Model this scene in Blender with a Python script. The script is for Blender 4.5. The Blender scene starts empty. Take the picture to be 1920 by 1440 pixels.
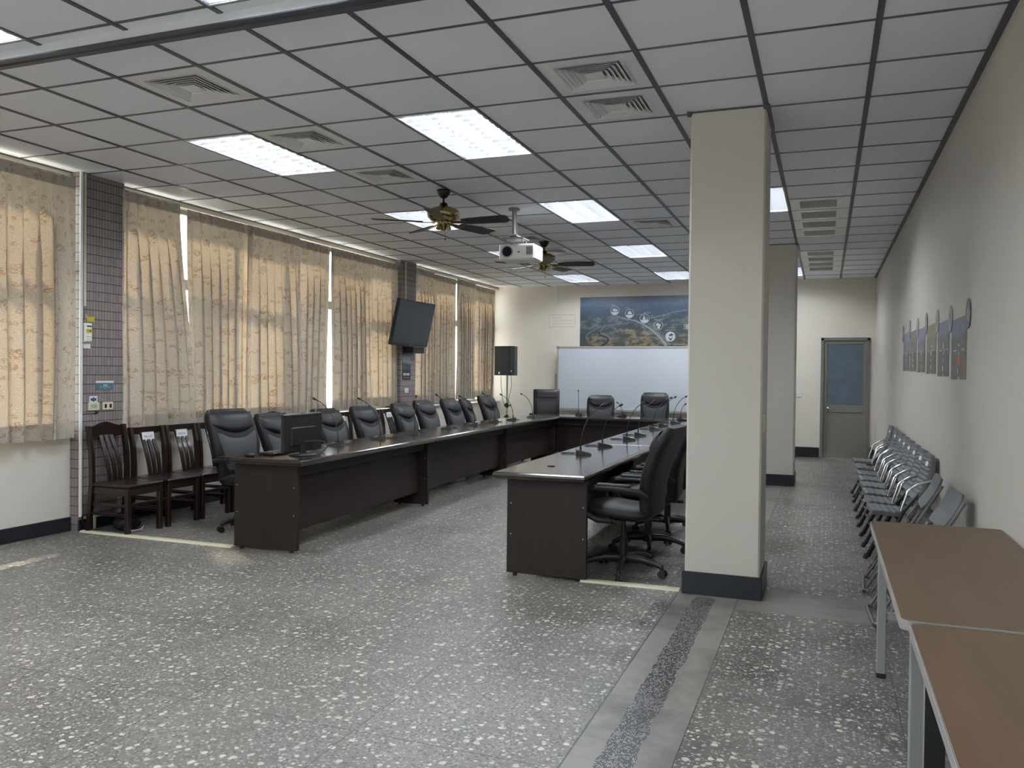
SKY,SUN,EXPO,TUBE=3.2,14.0,0.30,56.0
import bpy, bmesh, math, random
from mathutils import Vector, Matrix, Euler
random.seed(7)
PI = math.pi
C = bpy.context.scene.collection
def R(d): return math.radians(d)

# ------------------------------------------------------------------ mesh builder
class MB:
    def __init__(s):
        s.v=[]; s.f=[]; s.sm=[]; s.mi=[]; s.uv=None; s.M=Matrix.Identity(4); s.cur=0
    def add(s, vs, fs, smooth=False):
        b=len(s.v)
        s.v += [tuple(s.M @ Vector(p)) for p in vs]
        for f in fs:
            s.f.append([b+i for i in f]); s.sm.append(smooth); s.mi.append(s.cur)
        return s
    def box(s, c, d, bev=0.0, rot=None):
        hx,hy,hz=d[0]/2,d[1]/2,d[2]/2
        T=Matrix.Translation(c) @ (Euler(rot).to_matrix().to_4x4() if rot else Matrix.Identity(4))
        if bev<=0:
            vs=[(x*hx,y*hy,z*hz) for x in(-1,1) for y in(-1,1) for z in(-1,1)]
            fs=[(0,1,3,2),(4,6,7,5),(0,4,5,1),(2,3,7,6),(0,2,6,4),(1,5,7,3)]
        else:
            bev=min(bev,hx*.98,hy*.98,hz*.98)
            vs=[];ix={}
            for x in(-1,1):
                for y in(-1,1):
                    for z in(-1,1):
                        for a in range(3):
                            p=[x*(hx-bev),y*(hy-bev),z*(hz-bev)]
                            p[a]=(x*hx,y*hy,z*hz)[a]
                            ix[(x,y,z,a)]=len(vs); vs.append(tuple(p))
            fs=[]
            for a in range(3):
                b,c2=[(1,2),(2,0),(0,1)][a]
                for sg in(-1,1):
                    q=[]
                    for (u,w) in((-1,-1),(1,-1),(1,1),(-1,1)):
                        k=[0,0,0];k[a]=sg;k[b]=u;k[c2]=w;q.append(ix[(*k,a)])
                    fs.append(q if sg>0 else q[::-1])
            for a in range(3):
                b,c2=[(1,2),(2,0),(0,1)][a]
                for u in(-1,1):
                    for w in(-1,1):
                        def K(sg,ax):
                            k=[0,0,0];k[a]=sg;k[b]=u;k[c2]=w;return ix[(*k,ax)]
                        q=[K(-1,b),K(1,b),K(1,c2),K(-1,c2)]
                        fs.append(q if u*w>0 else q[::-1])
            for x in(-1,1):
                for y in(-1,1):
                    for z in(-1,1):
                        q=[ix[(x,y,z,a)] for a in range(3)]
                        fs.append(q if x*y*z>0 else q[::-1])
        return s.add([tuple(T@Vector(p)) for p in vs], fs)
    def b2(s, lo, hi, bev=0.0):
        return s.box([(a+b)/2 for a,b in zip(lo,hi)],[abs(b-a) for a,b in zip(lo,hi)],bev)
    def quad(s, *p): return s.add(list(p), [tuple(range(len(p)))])
    def loft(s, rings, cap0=True, cap1=True, smooth=True, closed=True):
        n=len(rings[0]); vs=[p for r in rings for p in r]; fs=[]
        m=n if closed else n-1
        for i in range(len(rings)-1):
            for j in range(m):
                k=(j+1)%n
                fs.append((i*n+j,i*n+k,(i+1)*n+k,(i+1)*n+j))
        s.add(vs,fs,smooth)
        if cap0: s.add(rings[0],[tuple(range(n))[::-1]])
        if cap1: s.add(rings[-1],[tuple(range(n))])
        return s
    def cyl(s, p0, p1, r0, r1=None, n=12, caps=True):
        return s.tube([p0,p1],[r0,r0 if r1 is None else r1],n,caps)
    def tube(s, path, r, n=8, caps=True, sx=1.0):
        P=[Vector(p) for p in path]
        rr=r if isinstance(r,(list,tuple)) else [r]*len(P)
        rings=[];up=None
        for i,p in enumerate(P):
            t=(P[min(i+1,len(P)-1)]-P[max(i-1,0)])
            t=t.normalized() if t.length>1e-9 else Vector((0,0,1))
            if up is None:
                up=Vector((0,0,1)) if abs(t.z)<.95 else Vector((1,0,0))
            up=(up-t*up.dot(t))
            up=up.normalized() if up.length>1e-6 else t.orthogonal().normalized()
            sd=t.cross(up)
            rings.append([tuple(p+(sd*math.cos(2*PI*k/n)*sx+up*math.sin(2*PI*k/n))*rr[i]) for k in range(n)])
        return s.loft(rings,caps,caps)
    def lathe(s, prof, c=(0,0,0), n=20, caps=True):
        rings=[[(c[0]+r*math.cos(2*PI*k/n),c[1]+r*math.sin(2*PI*k/n),c[2]+z) for k in range(n)] for r,z in prof]
        return s.loft(rings,caps,caps)
    def ball(s, c, r, n=10, m=7):
        rx,ry,rz=(r,r,r) if not isinstance(r,(tuple,list)) else r
        rings=[]
        for i in range(m+1):
            a=-PI/2+PI*i/m; q=max(math.cos(a),.02)
            rings.append([(c[0]+rx*q*math.cos(2*PI*k/n),c[1]+ry*q*math.sin(2*PI*k/n),c[2]+rz*math.sin(a)) for k in range(n)])
        return s.loft(rings)
    def prism(s, pts, z0, z1):
        n=len(pts)
        vs=[(x,y,z0) for x,y in pts]+[(x,y,z1) for x,y in pts]
        fs=[tuple(range(n))[::-1],tuple(range(n,2*n))]+[(i,(i+1)%n,n+(i+1)%n,n+i) for i in range(n)]
        return s.add(vs,fs)
    def build(s, name, mats, parent=None, uvs=None):
        me=bpy.data.meshes.new(name); me.from_pydata(s.v,[],s.f)
        me.polygons.foreach_set('use_smooth',s.sm)
        if not isinstance(mats,(list,tuple)): mats=[mats]
        for m in mats: me.materials.append(m)
        if len(mats)>1: me.polygons.foreach_set('material_index',s.mi)
        if uvs:
            ul=me.uv_layers.new(name='UVMap')
            for l in me.loops: ul.data[l.index].uv=uvs[l.vertex_index]
        me.update()
        o=bpy.data.objects.new(name,me); C.objects.link(o)
        if parent: o.parent=parent
        return o

def sup(cx,cz_unused,hw,ht,e=4.0,n=20):  # superellipse points (a,b)
    pts=[]
    for k in range(n):
        a=2*PI*k/n; c,si=math.cos(a),math.sin(a)
        pts.append((hw*math.copysign(abs(c)**(2/e),c),ht*math.copysign(abs(si)**(2/e),si)))
    return pts

def thing(name,label,cat,loc=(0,0,0),rz=0,group=None):
    o=bpy.data.objects.new(name,None); C.objects.link(o); o.empty_display_size=.1
    o.location=loc; o.rotation_euler=(0,0,rz)
    return tag(o,label,cat,group)
def tag(o,label,cat,group=None):
    o['label']=label; o['category']=cat
    if group: o['group']=group
    return o
def struct(o): o['kind']='structure'; return o
CH={}
def dup(root,loc,rz=0,label=None,group=None,scale=None):
    def cp(o,par):
        c=o.copy(); C.objects.link(c)
        if par: c.parent=par
        for ch in kids(o): cp(ch,c)
        return c
    r=cp(root,None); r.location=loc; r.rotation_euler=(0,0,rz)
    if label: r['label']=label
    if group: r['group']=group
    if scale: r.scale=scale
    return r
def kids(o): return [c for c in bpy.data.objects if c.parent==o]

# ------------------------------------------------------------------ materials
def newmat(name):
    m=bpy.data.materials.new(name); m.use_nodes=True
    return m,m.node_tree,m.node_tree.nodes['Principled BSDF']
class NT:
    def __init__(s,nt): s.nt=nt
    def node(s,t,**kw):
        n=s.nt.nodes.new(t)
        for k,v in kw.items(): setattr(n,k,v)
        return n
    def put(s,sock,val):
        if hasattr(val,'is_linked') or isinstance(val,bpy.types.NodeSocket): s.nt.links.new(val,sock)
        else: sock.default_value=val
    def m(s,op,a,b=0.0,c=None,clamp=False):
        n=s.node('ShaderNodeMath',operation=op,use_clamp=clamp)
        s.put(n.inputs[0],a); s.put(n.inputs[1],b)
        if c is not None: s.put(n.inputs[2],c)
        return n.outputs[0]
    def mix(s,f,a,b,mode='MIX'):
        n=s.node('ShaderNodeMix',data_type='RGBA',blend_type=mode)
        s.put(n.inputs[0],f)
        for so,v in((n.inputs[6],a),(n.inputs[7],b)):
            s.put(so,(*v,1) if isinstance(v,(tuple,list)) and len(v)==3 else v)
        return n.outputs[2]
    def ramp(s,f,stops,interp='LINEAR'):
        n=s.node('ShaderNodeValToRGB'); cr=n.color_ramp; cr.interpolation=interp
        while len(cr.elements)<len(stops): cr.elements.new(.5)
        for e,(p,c) in zip(cr.elements,stops):
            e.position=p; e.color=(*c,1) if len(c)==3 else c
        s.put(n.inputs[0],f); return n.outputs[0]
    def noise(s,vec,scale,detail=3,rough=.5,dim='3D'):
        n=s.node('ShaderNodeTexNoise',noise_dimensions=dim)
        if vec is not None: s.put(n.inputs['Vector'],vec)
        n.inputs['Scale'].default_value=scale; n.inputs['Detail'].default_value=detail; n.inputs['Roughness'].default_value=rough
        return n.outputs[0]
    def vor(s,vec,scale,dim='2D'):
        n=s.node('ShaderNodeTexVoronoi',voronoi_dimensions=dim)
        s.put(n.inputs['Vector'],vec); n.inputs['Scale'].default_value=scale
        return n.outputs['Distance'],n.outputs['Color']
    def step(s,a,b): return s.m('GREATER_THAN',a,b)
    def band(s,x,a,b): return s.m('MULTIPLY',s.m('GREATER_THAN',x,a),s.m('LESS_THAN',x,b))
    def bump(s,h,st,dist=.01):
        n=s.node('ShaderNodeBump'); n.inputs['Strength'].default_value=st; n.inputs['Distance'].default_value=dist
        s.put(n.inputs['Height'],h); return n.outputs[0]

MATS={}
def mat(name,col,rough=.5,metal=0,var=0.06,vscale=6,coat=0,bump=0,bscale=200,spec=None,emit=None):
    if name in MATS: return MATS[name]
    m,nt,b=newmat(name); t=NT(nt)
    tc=t.node('ShaderNodeTexCoord').outputs['Object']
    n=t.noise(tc,vscale,4)
    f=t.m('MULTIPLY_ADD',n,2*var,1-var)
    t.put(b.inputs['Base Color'],t.mix(1.0,col,t.ramp(f,[(0,(0,0,0)),(1,(1,1,1))]),'MULTIPLY'))
    b.inputs['Roughness'].default_value=rough; b.inputs['Metallic'].default_value=metal
    if coat: b.inputs['Coat Weight'].default_value=coat; b.inputs['Coat Roughness'].default_value=.12
    if spec is not None: b.inputs['Specular IOR Level'].default_value=spec
    if bump: t.put(b.inputs['Normal'],t.bump(t.noise(tc,bscale,2),bump,.002))
    if emit: b.inputs['Emission Color'].default_value=(*emit[0],1); b.inputs['Emission Strength'].default_value=emit[1]
    MATS[name]=m; return m
def S(r,g,b):  # srgb 0-255 -> linear
    f=lambda c:(c/12.92 if c<=.04045 else ((c+.055)/1.055)**2.4)
    return (f(r/255),f(g/255),f(b/255))

def wood(name,c1,c2,rough,coat=0,axis=1,scale=3.0,stretch=14):
    m,nt,b=newmat(name); t=NT(nt)
    tc=t.node('ShaderNodeTexCoord').outputs['Object']
    mp=t.node('ShaderNodeMapping'); t.put(mp.inputs['Vector'],tc)
    sc=[stretch]*3; sc[axis]=1.0; mp.inputs['Scale'].default_value=sc
    n=t.noise(mp.outputs[0],scale,6,.6)
    t.put(b.inputs['Base Color'],t.ramp(n,[(.3,c1),(.7,c2)]))
    b.inputs['Roughness'].default_value=rough
    if not coat: b.inputs['Specular IOR Level'].default_value=.22
    if coat: b.inputs['Coat Weight'].default_value=coat; b.inputs['Coat Roughness'].default_value=.1
    MATS[name]=m; return m

M_ceil=None
def mk_ceiling():
    m,nt,b=newmat('ceiling_tile'); t=NT(nt)
    p=t.node('ShaderNodeNewGeometry').outputs['Position']
    sx=t.node('ShaderNodeSeparateXYZ'); t.put(sx.inputs[0],p)
    cx=t.m('FLOOR',t.m('DIVIDE',t.m('ADD',sx.outputs[0],3.984),.6)); cy=t.m('FLOOR',t.m('DIVIDE',t.m('SUBTRACT',sx.outputs[1],3.809),.6))
    cb=t.node('ShaderNodeCombineXYZ'); t.put(cb.inputs[0],cx); t.put(cb.inputs[1],cy)
    w=t.node('ShaderNodeTexWhiteNoise',noise_dimensions='2D'); t.put(w.inputs['Vector'],cb.outputs[0])
    col=t.mix(w.outputs['Value'],(.82,.855,.935),(.865,.895,.96))
    n=t.noise(p,1.3,3); col=t.mix(t.m('MULTIPLY',n,.12),col,(.75,.775,.83))
    t.put(b.inputs['Base Color'],col); b.inputs['Roughness'].default_value=.7
    t.put(b.inputs['Normal'],t.bump(t.noise(p,350,2),.15,.001))
    return m
def mk_wall(name,c,d,coat=.0):
    m,nt,b=newmat(name); t=NT(nt)
    p=t.node('ShaderNodeNewGeometry').outputs['Position']
    n=t.noise(p,.7,4,.55); n2=t.noise(p,9,3)
    col=t.mix(t.ramp(n,[(.35,(0,0,0)),(.75,(1,1,1))]),c,d)
    col=t.mix(t.m('MULTIPLY',n2,.08),col,tuple(x*.8 for x in d))
    t.put(b.inputs['Base Color'],col); b.inputs['Roughness'].default_value=.42
    t.put(b.inputs['Normal'],t.bump(n2,.05,.01))
    return m
def mk_floor():
    m,nt,b=newmat('terrazzo'); t=NT(nt)
    p=t.node('ShaderNodeNewGeometry').outputs['Position']
    s=t.node('ShaderNodeSeparateXYZ'); t.put(s.inputs[0],p); x,y=s.outputs[0],s.outputs[1]
    dn=t.node('ShaderNodeTexNoise'); t.put(dn.inputs['Vector'],p); dn.inputs['Scale'].default_value=55
    off=t.node('ShaderNodeVectorMath',operation='SCALE'); t.put(off.inputs[0],dn.outputs['Color']); off.inputs[3].default_value=.018
    pv=t.node('ShaderNodeVectorMath',operation='ADD'); t.put(pv.inputs[0],p); t.put(pv.inputs[1],off.outputs[0]); pv=pv.outputs[0]
    n1=t.noise(p,1.1,5,.6); n2=t.noise(p,14,3); n3=t.noise(p,.45,3)
    base=t.ramp(n1,[(.3,(.092,.085,.073)),(.7,(.205,.194,.172))])
    base=t.mix(t.m('MULTIPLY',n2,.35),base,(.235,.23,.215))
    # dark scuffs near the old partition strip and in the aisle, plus painted aisle shade
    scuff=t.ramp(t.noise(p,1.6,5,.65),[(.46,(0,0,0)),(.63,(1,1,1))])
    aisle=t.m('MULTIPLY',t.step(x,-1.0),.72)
    base=t.mix(t.m('MULTIPLY',t.step(x,-.51),.30),base,(.05,.047,.042))  # aisle side evenly darker: its dim light is put into the floor colour
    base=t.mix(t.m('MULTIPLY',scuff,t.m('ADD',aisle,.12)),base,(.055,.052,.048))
    chips=base
    for sc,thr,amt,sel,cA,cB in((85,.30,.25,.52,(.30,.295,.28),(.07,.068,.066)),(24,.08,.28,.73,(.50,.48,.42),(.62,.59,.53)),(36,.08,.24,.75,(.42,.40,.35),(.52,.50,.44))):
        d,c=t.vor(pv,sc); sp=t.node('ShaderNodeSeparateColor'); t.put(sp.inputs[0],c)
        th=t.m('MULTIPLY_ADD',sp.outputs[1],amt,thr)
        mask=t.m('MULTIPLY',t.m('LESS_THAN',d,th),t.step(sp.outputs[0],sel))
        chips=t.mix(t.m('MULTIPLY',mask,.85),chips,t.mix(t.step(sp.outputs[2],.5),cA,cB))
    # plain cement strips left by the removed partition
    plain=t.mix(t.m('MULTIPLY_ADD',n2,.5,.35),base,(.24,.232,.21))
    plain=t.mix(t.m('MULTIPLY',scuff,.5),plain,(.06,.056,.05))
    mp=t.m('MAXIMUM',t.band(x,-.90,-.512),t.m('MULTIPLY',t.band(y,5.30,5.86),t.step(x,-.9)))
    col=t.mix(mp,chips,plain)
    dS,cS=t.vor(p,120); sp=t.node('ShaderNodeSeparateColor'); t.put(sp.inputs[0],cS)
    speck=t.mix(t.m('MULTIPLY',t.m('LESS_THAN',dS,.42),t.step(sp.outputs[0],.62)),(.045,.045,.047),(.33,.32,.31))
    edge=t.m('MULTIPLY_ADD',t.noise(p,7,3),.05,-.025)
    xe=t.m('ADD',x,edge)
    ms=t.m('MULTIPLY',t.band(xe,-.785,-.65),t.m('LESS_THAN',y,5.5))
    col=t.mix(ms,col,speck)
    # grooves
    def lines(c,o,stepv,w=.0028):
        fr=t.m('FRACT',t.m('DIVIDE',t.m('SUBTRACT',c,o),stepv))
        dd=t.m('MULTIPLY',t.m('ABSOLUTE',t.m('SUBTRACT',fr,.5)),stepv)
        return t.m('GREATER_THAN',dd,stepv/2-w)
    wob=t.m('MULTIPLY_ADD',t.noise(p,2.2,3),.012,-.006)
    gl=t.m('MULTIPLY',t.m('MAXIMUM',lines(t.m('ADD',x,wob),-.90,.865),lines(t.m('ADD',y,wob),2.9,.9)),t.m('LESS_THAN',x,-.895))
    gr=t.m('MULTIPLY',t.m('MAXIMUM',lines(x,.318,.83),lines(y,2.0,.9)),t.step(x,-.507))
    g=t.m('MAXIMUM',t.m('MULTIPLY',gl,.85),t.m('MULTIPLY',gr,.85))
    g=t.m('MAXIMUM',g,t.m('MULTIPLY',t.m('MAXIMUM',t.band(x,-.906,-.899),t.band(x,-.515,-.508)),.9))
    col=t.mix(g,col,(.04,.038,.035))
    col=t.mix(t.m('MULTIPLY',t.band(y,11.945,11.965),t.step(x,-.4)),col,(.35,.34,.32))
    t.put(b.inputs['Base Color'],col)
    rg=t.m('MULTIPLY_ADD',n1,.22,.265); t.put(b.inputs['Roughness'],rg)
    t.put(b.inputs['Normal'],t.bump(t.noise(p,60,3),.06,.004))
    return m
def mk_tile():
    m,nt,b=newmat('column_tile'); t=NT(nt)
    p=t.node('ShaderNodeNewGeometry').outputs['Position']
    s=t.node('ShaderNodeSeparateXYZ'); t.put(s.inputs[0],p)
    u=t.m('ADD',t.m('ADD',s.outputs[0],s.outputs[1]),20); v=t.m('ADD',s.outputs[2],.03)
    def ln(c,st,w):
        fr=t.m('FRACT',t.m('DIVIDE',c,st)); return t.m('LESS_THAN',t.m('MULTIPLY',fr,st),w)
    gv=ln(u,.0325,.0045); gh=ln(v,.0835,.007)
    cb=t.node('ShaderNodeCombineXYZ'); t.put(cb.inputs[0],t.m('FLOOR',t.m('DIVIDE',u,.0325))); t.put(cb.inputs[1],t.m('FLOOR',t.m('DIVIDE',v,.0835)))
    w=t.node('ShaderNodeTexWhiteNoise',noise_dimensions='2D'); t.put(w.inputs['Vector'],cb.outputs[0])
    col=t.mix(w.outputs['Value'],(.235,.195,.19),(.30,.25,.24))
    col=t.mix(t.m('MULTIPLY',gv,.95),col,(.04,.045,.045)); col=t.mix(gh,col,(.035,.03,.03))
    t.put(b.inputs['Base Color'],col); b.inputs['Roughness'].default_value=.28
    t.put(b.inputs['Normal'],t.bump(t.m('SUBTRACT',1.0,t.m('MAXIMUM',gv,gh)),.4,.003))
    return m
def mk_curtain(name,k,tr):
    m,nt,b=newmat(name); t=NT(nt)
    uv=t.node('ShaderNodeUVMap').outputs[0]
    s=t.node('ShaderNodeSeparateXYZ'); t.put(s.inputs[0],uv)
    # scroll damask
    wn=t.noise(uv,26,2,.5,'2D')
    scroll=t.m('GREATER_THAN',t.m('SINE',t.m('MULTIPLY',wn,60)),.2)
    col=t.mix(t.m('MULTIPLY',scroll,.7),(.52,.465,.39),(.67,.62,.55))
    # flower medallions
    d,c=t.vor(uv,5.2); sp=t.node('ShaderNodeSeparateColor'); t.put(sp.inputs[0],c)
    fn=t.noise(uv,70,2,.6,'2D')
    rad=t.m('MULTIPLY_ADD',sp.outputs[0],.12,.11)
    ring=t.m('MULTIPLY',t.m('LESS_THAN',d,rad),t.step(fn,.5))
    d2,c2=t.vor(uv,13); s2=t.node('ShaderNodeSeparateColor'); t.put(s2.inputs[0],c2)
    spr=t.m('MULTIPLY',t.m('MULTIPLY',t.m('LESS_THAN',d2,.26),t.step(s2.outputs[1],.5)),t.step(fn,.49))
    col=t.mix(t.m('MULTIPLY',ring,.65),col,(.36,.215,.12)); col=t.mix(t.m('MULTIPLY',spr,.6),col,(.38,.24,.14))
    col=t.mix(1.0,col,(k,k,k),'MULTIPLY')
    df=t.node('ShaderNodeBsdfDiffuse'); t.put(df.inputs[0],col)
    tl=t.node('ShaderNodeBsdfTranslucent'); t.put(tl.inputs[0],t.mix(1.0,col,(1.0,.90,.78),'MULTIPLY'))
    mx=t.node('ShaderNodeMixShader'); mx.inputs[0].default_value=tr
    nt.links.new(df.outputs[0],mx.inputs[1]); nt.links.new(tl.outputs[0],mx.inputs[2])
    nt.links.new(mx.outputs[0],nt.nodes['Material Output'].inputs[0]); nt.nodes.remove(b)
    return m
def mk_glass():
    m,nt,b=newmat('window_glass'); t=NT(nt)
    tp=t.node('ShaderNodeBsdfTransparent'); tp.inputs[0].default_value=(.93,.96,.95,1)
    gl=t.node('ShaderNodeBsdfGlossy'); gl.inputs['Roughness'].default_value=.02
    g=t.node('ShaderNodeNewGeometry'); dt=t.node('ShaderNodeVectorMath',operation='DOT_PRODUCT')
    t.put(dt.inputs[0],g.outputs['Normal']); t.put(dt.inputs[1],g.outputs['Incoming'])
    k=t.m('SUBTRACT',1.0,t.m('ABSOLUTE',dt.outputs['Value']),clamp=True)
    mx=t.node('ShaderNodeMixShader'); t.put(mx.inputs[0],t.m('MULTIPLY_ADD',t.m('POWER',k,5.0),.9,.03,clamp=True))
    nt.links.new(tp.outputs[0],mx.inputs[1]); nt.links.new(gl.outputs[0],mx.inputs[2])
    nt.links.new(mx.outputs[0],nt.nodes['Material Output'].inputs[0]); nt.nodes.remove(b)
    return m

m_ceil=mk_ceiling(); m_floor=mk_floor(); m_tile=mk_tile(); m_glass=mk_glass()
m_wallR=mk_wall('cream_wall_paint',(.51,.482,.425),(.56,.53,.475))
m_wallB=mk_wall('back_wall_paint',(.70,.655,.575),(.75,.705,.625))
m_pill=mk_wall('pillar_paint',(.545,.51,.45),(.59,.555,.495))
m_sill=mk_wall('sill_wall_paint',(.57,.54,.48),(.62,.59,.53))
m_grid=mat('ceiling_grid_metal',(.075,.083,.105),.4,.3)
m_black=mat('black_skirting',(.011,.013,.018),.35)
m_alu=mat('window_aluminium',(.35,.36,.37),.4,.6)
m_white=mat('white_plastic',(.72,.72,.70),.4)
m_cream=mat('cream_plastic',(.62,.58,.44),.45)
m_dark=mat('black_plastic',(.012,.012,.013),.42,var=.1)
m_leather=mat('black_leather',(.009,.0095,.0105),.48,var=.12,bump=.15,bscale=160,spec=.3)
m_leathpad=mat('black_leather_pad',(.010,.0104,.0115),.42,var=.1,bump=.12,bscale=130,spec=.32)
m_leathgrey=mat('charcoal_back_panel',(.042,.044,.048),.6,var=.1,bump=.3,bscale=220)
m_chrome=mat('chrome',(.75,.76,.78),.12,1,var=.02)
m_steel=mat('brushed_steel',(.42,.42,.41),.38,.9)
m_tubegrey=mat('dark_grey_tube',(.13,.13,.13),.4,.3)
m_greyp=mat('grey_seat_plastic',(.098,.102,.107),.5,var=.08)
m_leggrey=mat('grey_leg_enamel',(.27,.27,.265),.42,.2)
m_blackleg=mat('black_leg_enamel',(.02,.021,.023),.35,.3)
m_tabletop=wood('espresso_table_top',(.014,.009,.0075),(.024,.015,.012),.18,.35,1)
m_tablepan=wood('espresso_panel',(.022,.0165,.0145),(.032,.0235,.0205),.5,0,2)
m_rose=wood('dark_rosewood',(.010,.0050,.0045),(.022,.0088,.0072),.28,.3,2)
m_lam=wood('brown_laminate',(.088,.055,.032),(.115,.074,.044),.42,0,1,2.0,9)
m_lamedge=mat('grey_edge_banding',(.30,.30,.29),.4,.2)
m_curt=mk_curtain('flowered_curtain',.86,.15)
m_curt2=mk_curtain('flowered_curtain_double',.80,.06)
m_paper=mat('white_paper',(.74,.75,.77),.6)
m_ink=mat('blue_ink',(.06,.08,.2),.6)
m_brass=mat('aged_brass',(.36,.30,.13),.22,1,var=.15)
m_darkb=mat('dark_bronze',(.05,.045,.04),.3,.8)
m_blade=mat('fan_blade_walnut',(.028,.022,.020),.45,var=.2)
m_tube=mat('lit_fluorescent_tube',(.9,.9,.9),.5,emit=((.91,.955,1.0),TUBE))
m_refl=mat('fixture_white_enamel',(.62,.63,.65),.3,var=.01)
m_louv=mat('fixture_louvre',(.74,.77,.82),.40,.85,var=.01)
m_hous=mat('fixture_housing_enamel',(.42,.43,.45),.5,var=.01)
m_vent=mat('vent_white_metal',(.76,.77,.79),.4)
m_ventdark=mat('vent_duct_dark',(.30,.30,.31),.6)

# ------------------------------------------------------------------ layout constants
XL,XR,YB,YN,ZC=-6.3,.8,15.8,-5.0,3.192
GX,GY,P=-3.984,3.809,.6
CX=lambda i:GX+P*i
CY=lambda j:GY+P*j
ACT=[]   # ---- room shell
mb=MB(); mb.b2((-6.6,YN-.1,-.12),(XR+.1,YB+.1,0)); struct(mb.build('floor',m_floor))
mb=MB(); mb.b2((XR,YN-.1,0),(XR+.12,YB+.1,ZC+.25)); struct(mb.build('wall_right',m_wallR))
mb=MB(); mb.b2((-6.6,YN-.1,0),(-5.6,YN,ZC+.25)); mb.b2((-1.0,YN-.1,0),(XR,YN,ZC+.25)); mb.b2((-5.6,YN-.1,0),(-1.0,YN,.9)); mb.b2((-5.6,YN-.1,3.0),(-1.0,YN,ZC+.25)); struct(mb.build('wall_near',m_wallR))
DX0,DX1,DZ=-.09,.72,2.14
mb=MB(); mb.b2((-6.6,YB,0),(DX0,YB+.12,ZC+.25)); mb.b2((DX1,YB,0),(XR,YB+.12,ZC+.25)); mb.b2((DX0,YB,DZ),(DX1,YB+.12,ZC+.25))
struct(mb.build('wall_back',m_wallB))
cols=[(-6.05,-5.0),(-.47,.04),(5.52,6.02),(11.46,11.97)]
bays=[(-5.0,-.47),(.04,5.52),(6.02,11.46),(11.97,YB)]
mb=MB()
for a,b in bays: mb.b2((-6.5,a,0),(XL,b,.86))
struct(mb.build('wall_left',m_sill))
mb=MB()
for a,b in bays: mb.b2((-6.5,a,3.14),(XL,b,ZC+.25))
struct(mb.build('wall_left_lintel',m_sill))
for a,b in cols[1:]:
    mb=MB(); mb.b2((-6.52,a,.0),(-6.2,b,ZC+.25)); struct(mb.build('wall_column',m_tile))
mb=MB(); 
for a,b in bays: mb.b2((-6.42,a,.86),(XL+.048,b,.885),.004)
struct(mb.build('trim_1',m_sill))
# skirtings
mb=MB()
for a,b in bays: mb.b2((XL,a,0),(XL+.018,b,.125),.004)
for a,b in cols[1:]: mb.b2((-6.2,a-.005,0),(-6.185,b+.005,.1),.003)
struct(mb.build('baseboard_left',m_black))
mb=MB(); mb.b2((XL,YB-.016,0),(DX0-.01,YB,.18),.004); mb.b2((DX1+.01,YB-.016,0),(XR,YB,.18),.004)
struct(mb.build('baseboard_back',m_black))
mb=MB(); mb.b2((XR-.014,YN,0),(XR,YB-.02,.10),.004); struct(mb.build('baseboard_right',m_black))
# pillars
for k,(y0,y1) in enumerate(((5.565,6.06),(11.5,12.0))):
    mb=MB(); mb.b2((-.862,y0,0),(-.382,y1,ZC+.2),.012); struct(mb.build('wall_pillar',m_pill))
    mb=MB(); x0,x1=-.878,-.366
    mb.b2((x0,y0-.016,0),(x1,y0,.15),.003); mb.b2((x0,y1,0),(x1,y1+.016,.15),.003)
    mb.b2((x0,y0,0),(-.862,y1,.15),.003); mb.b2((-.382,y0,0),(x1,y1,.15),.003)
    struct(mb.build('baseboard_pillar',m_black))
    mb=MB(); z0=ZC-.028
    mb.b2((-.40,y0-.02,z0),(-.36,y1+.02,ZC-.002)); mb.b2((-.885,y0-.02,z0),(-.86,y0+.02,ZC-.002)); mb.b2((-.885,y0-.008,ZC-.012),(-.36,y0,ZC-.002))
    struct(mb.build('trim_2',m_grid))
# ceiling tiles with openings
LIGHTS=[]   # (i,j) -> cells (i,j),(i,j+1)
for j in(-3,2,7,12,17):
    for i in(-1,2): LIGHTS.append((i,j))
for j in(-3,7,17): LIGHTS.append((5,j))
LIGHTS+= [(-1,-8),(2,-8),(5,-8),(-1,-13),(2,-13)]
VENTS=[(0,0),(0,2),(0,4),(0,8),(0,10),(0,12),(0,14),(4,1),(4,2),(3,9),(3,15)]
hole=set()
for i,j in LIGHTS: hole|={(i,j),(i,j+1)}
for q in VENTS: hole.add(q)
AC=[(6,8),(6,14)]
for i,j in AC: hole|={(i,j+k) for k in range(4)}
mb=MB()
for i in range(-4,8):
    for j in range(-15,20):
        if (i,j) in hole: continue
        x0,x1=max(CX(i),XL-.2),min(CX(i+1),XR+.05); y0,y1=max(CY(j),YN-.05),min(CY(j+1),YB+.05)
        if i==7: x1=XR+.05
        if y1<=y0: continue
        mb.quad((x0,y0,ZC),(x0,y1,ZC),(x1,y1,ZC),(x1,y0,ZC))
struct(mb.build('ceiling',m_ceil))
mb=MB(); mb.b2((-6.6,YN-.1,ZC+.24),(XR+.12,YB+.12,ZC+.3)); struct(mb.build('ceiling_slab',m_sill))
mb=MB()
for i in range(-3,8):
    x=CX(i); mb.b2((x-.016,YN,ZC-.005),(x+.016,YB,ZC+.006))
mb.b2((XR-.035,YN,ZC-.012),(XR,YB,ZC+.004))
mb.b2((XL+.0,YN,ZC-.006),(XL+.02,YB,ZC+.004))
struct(mb.build('trim_3',m_grid))
mb=MB()
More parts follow.
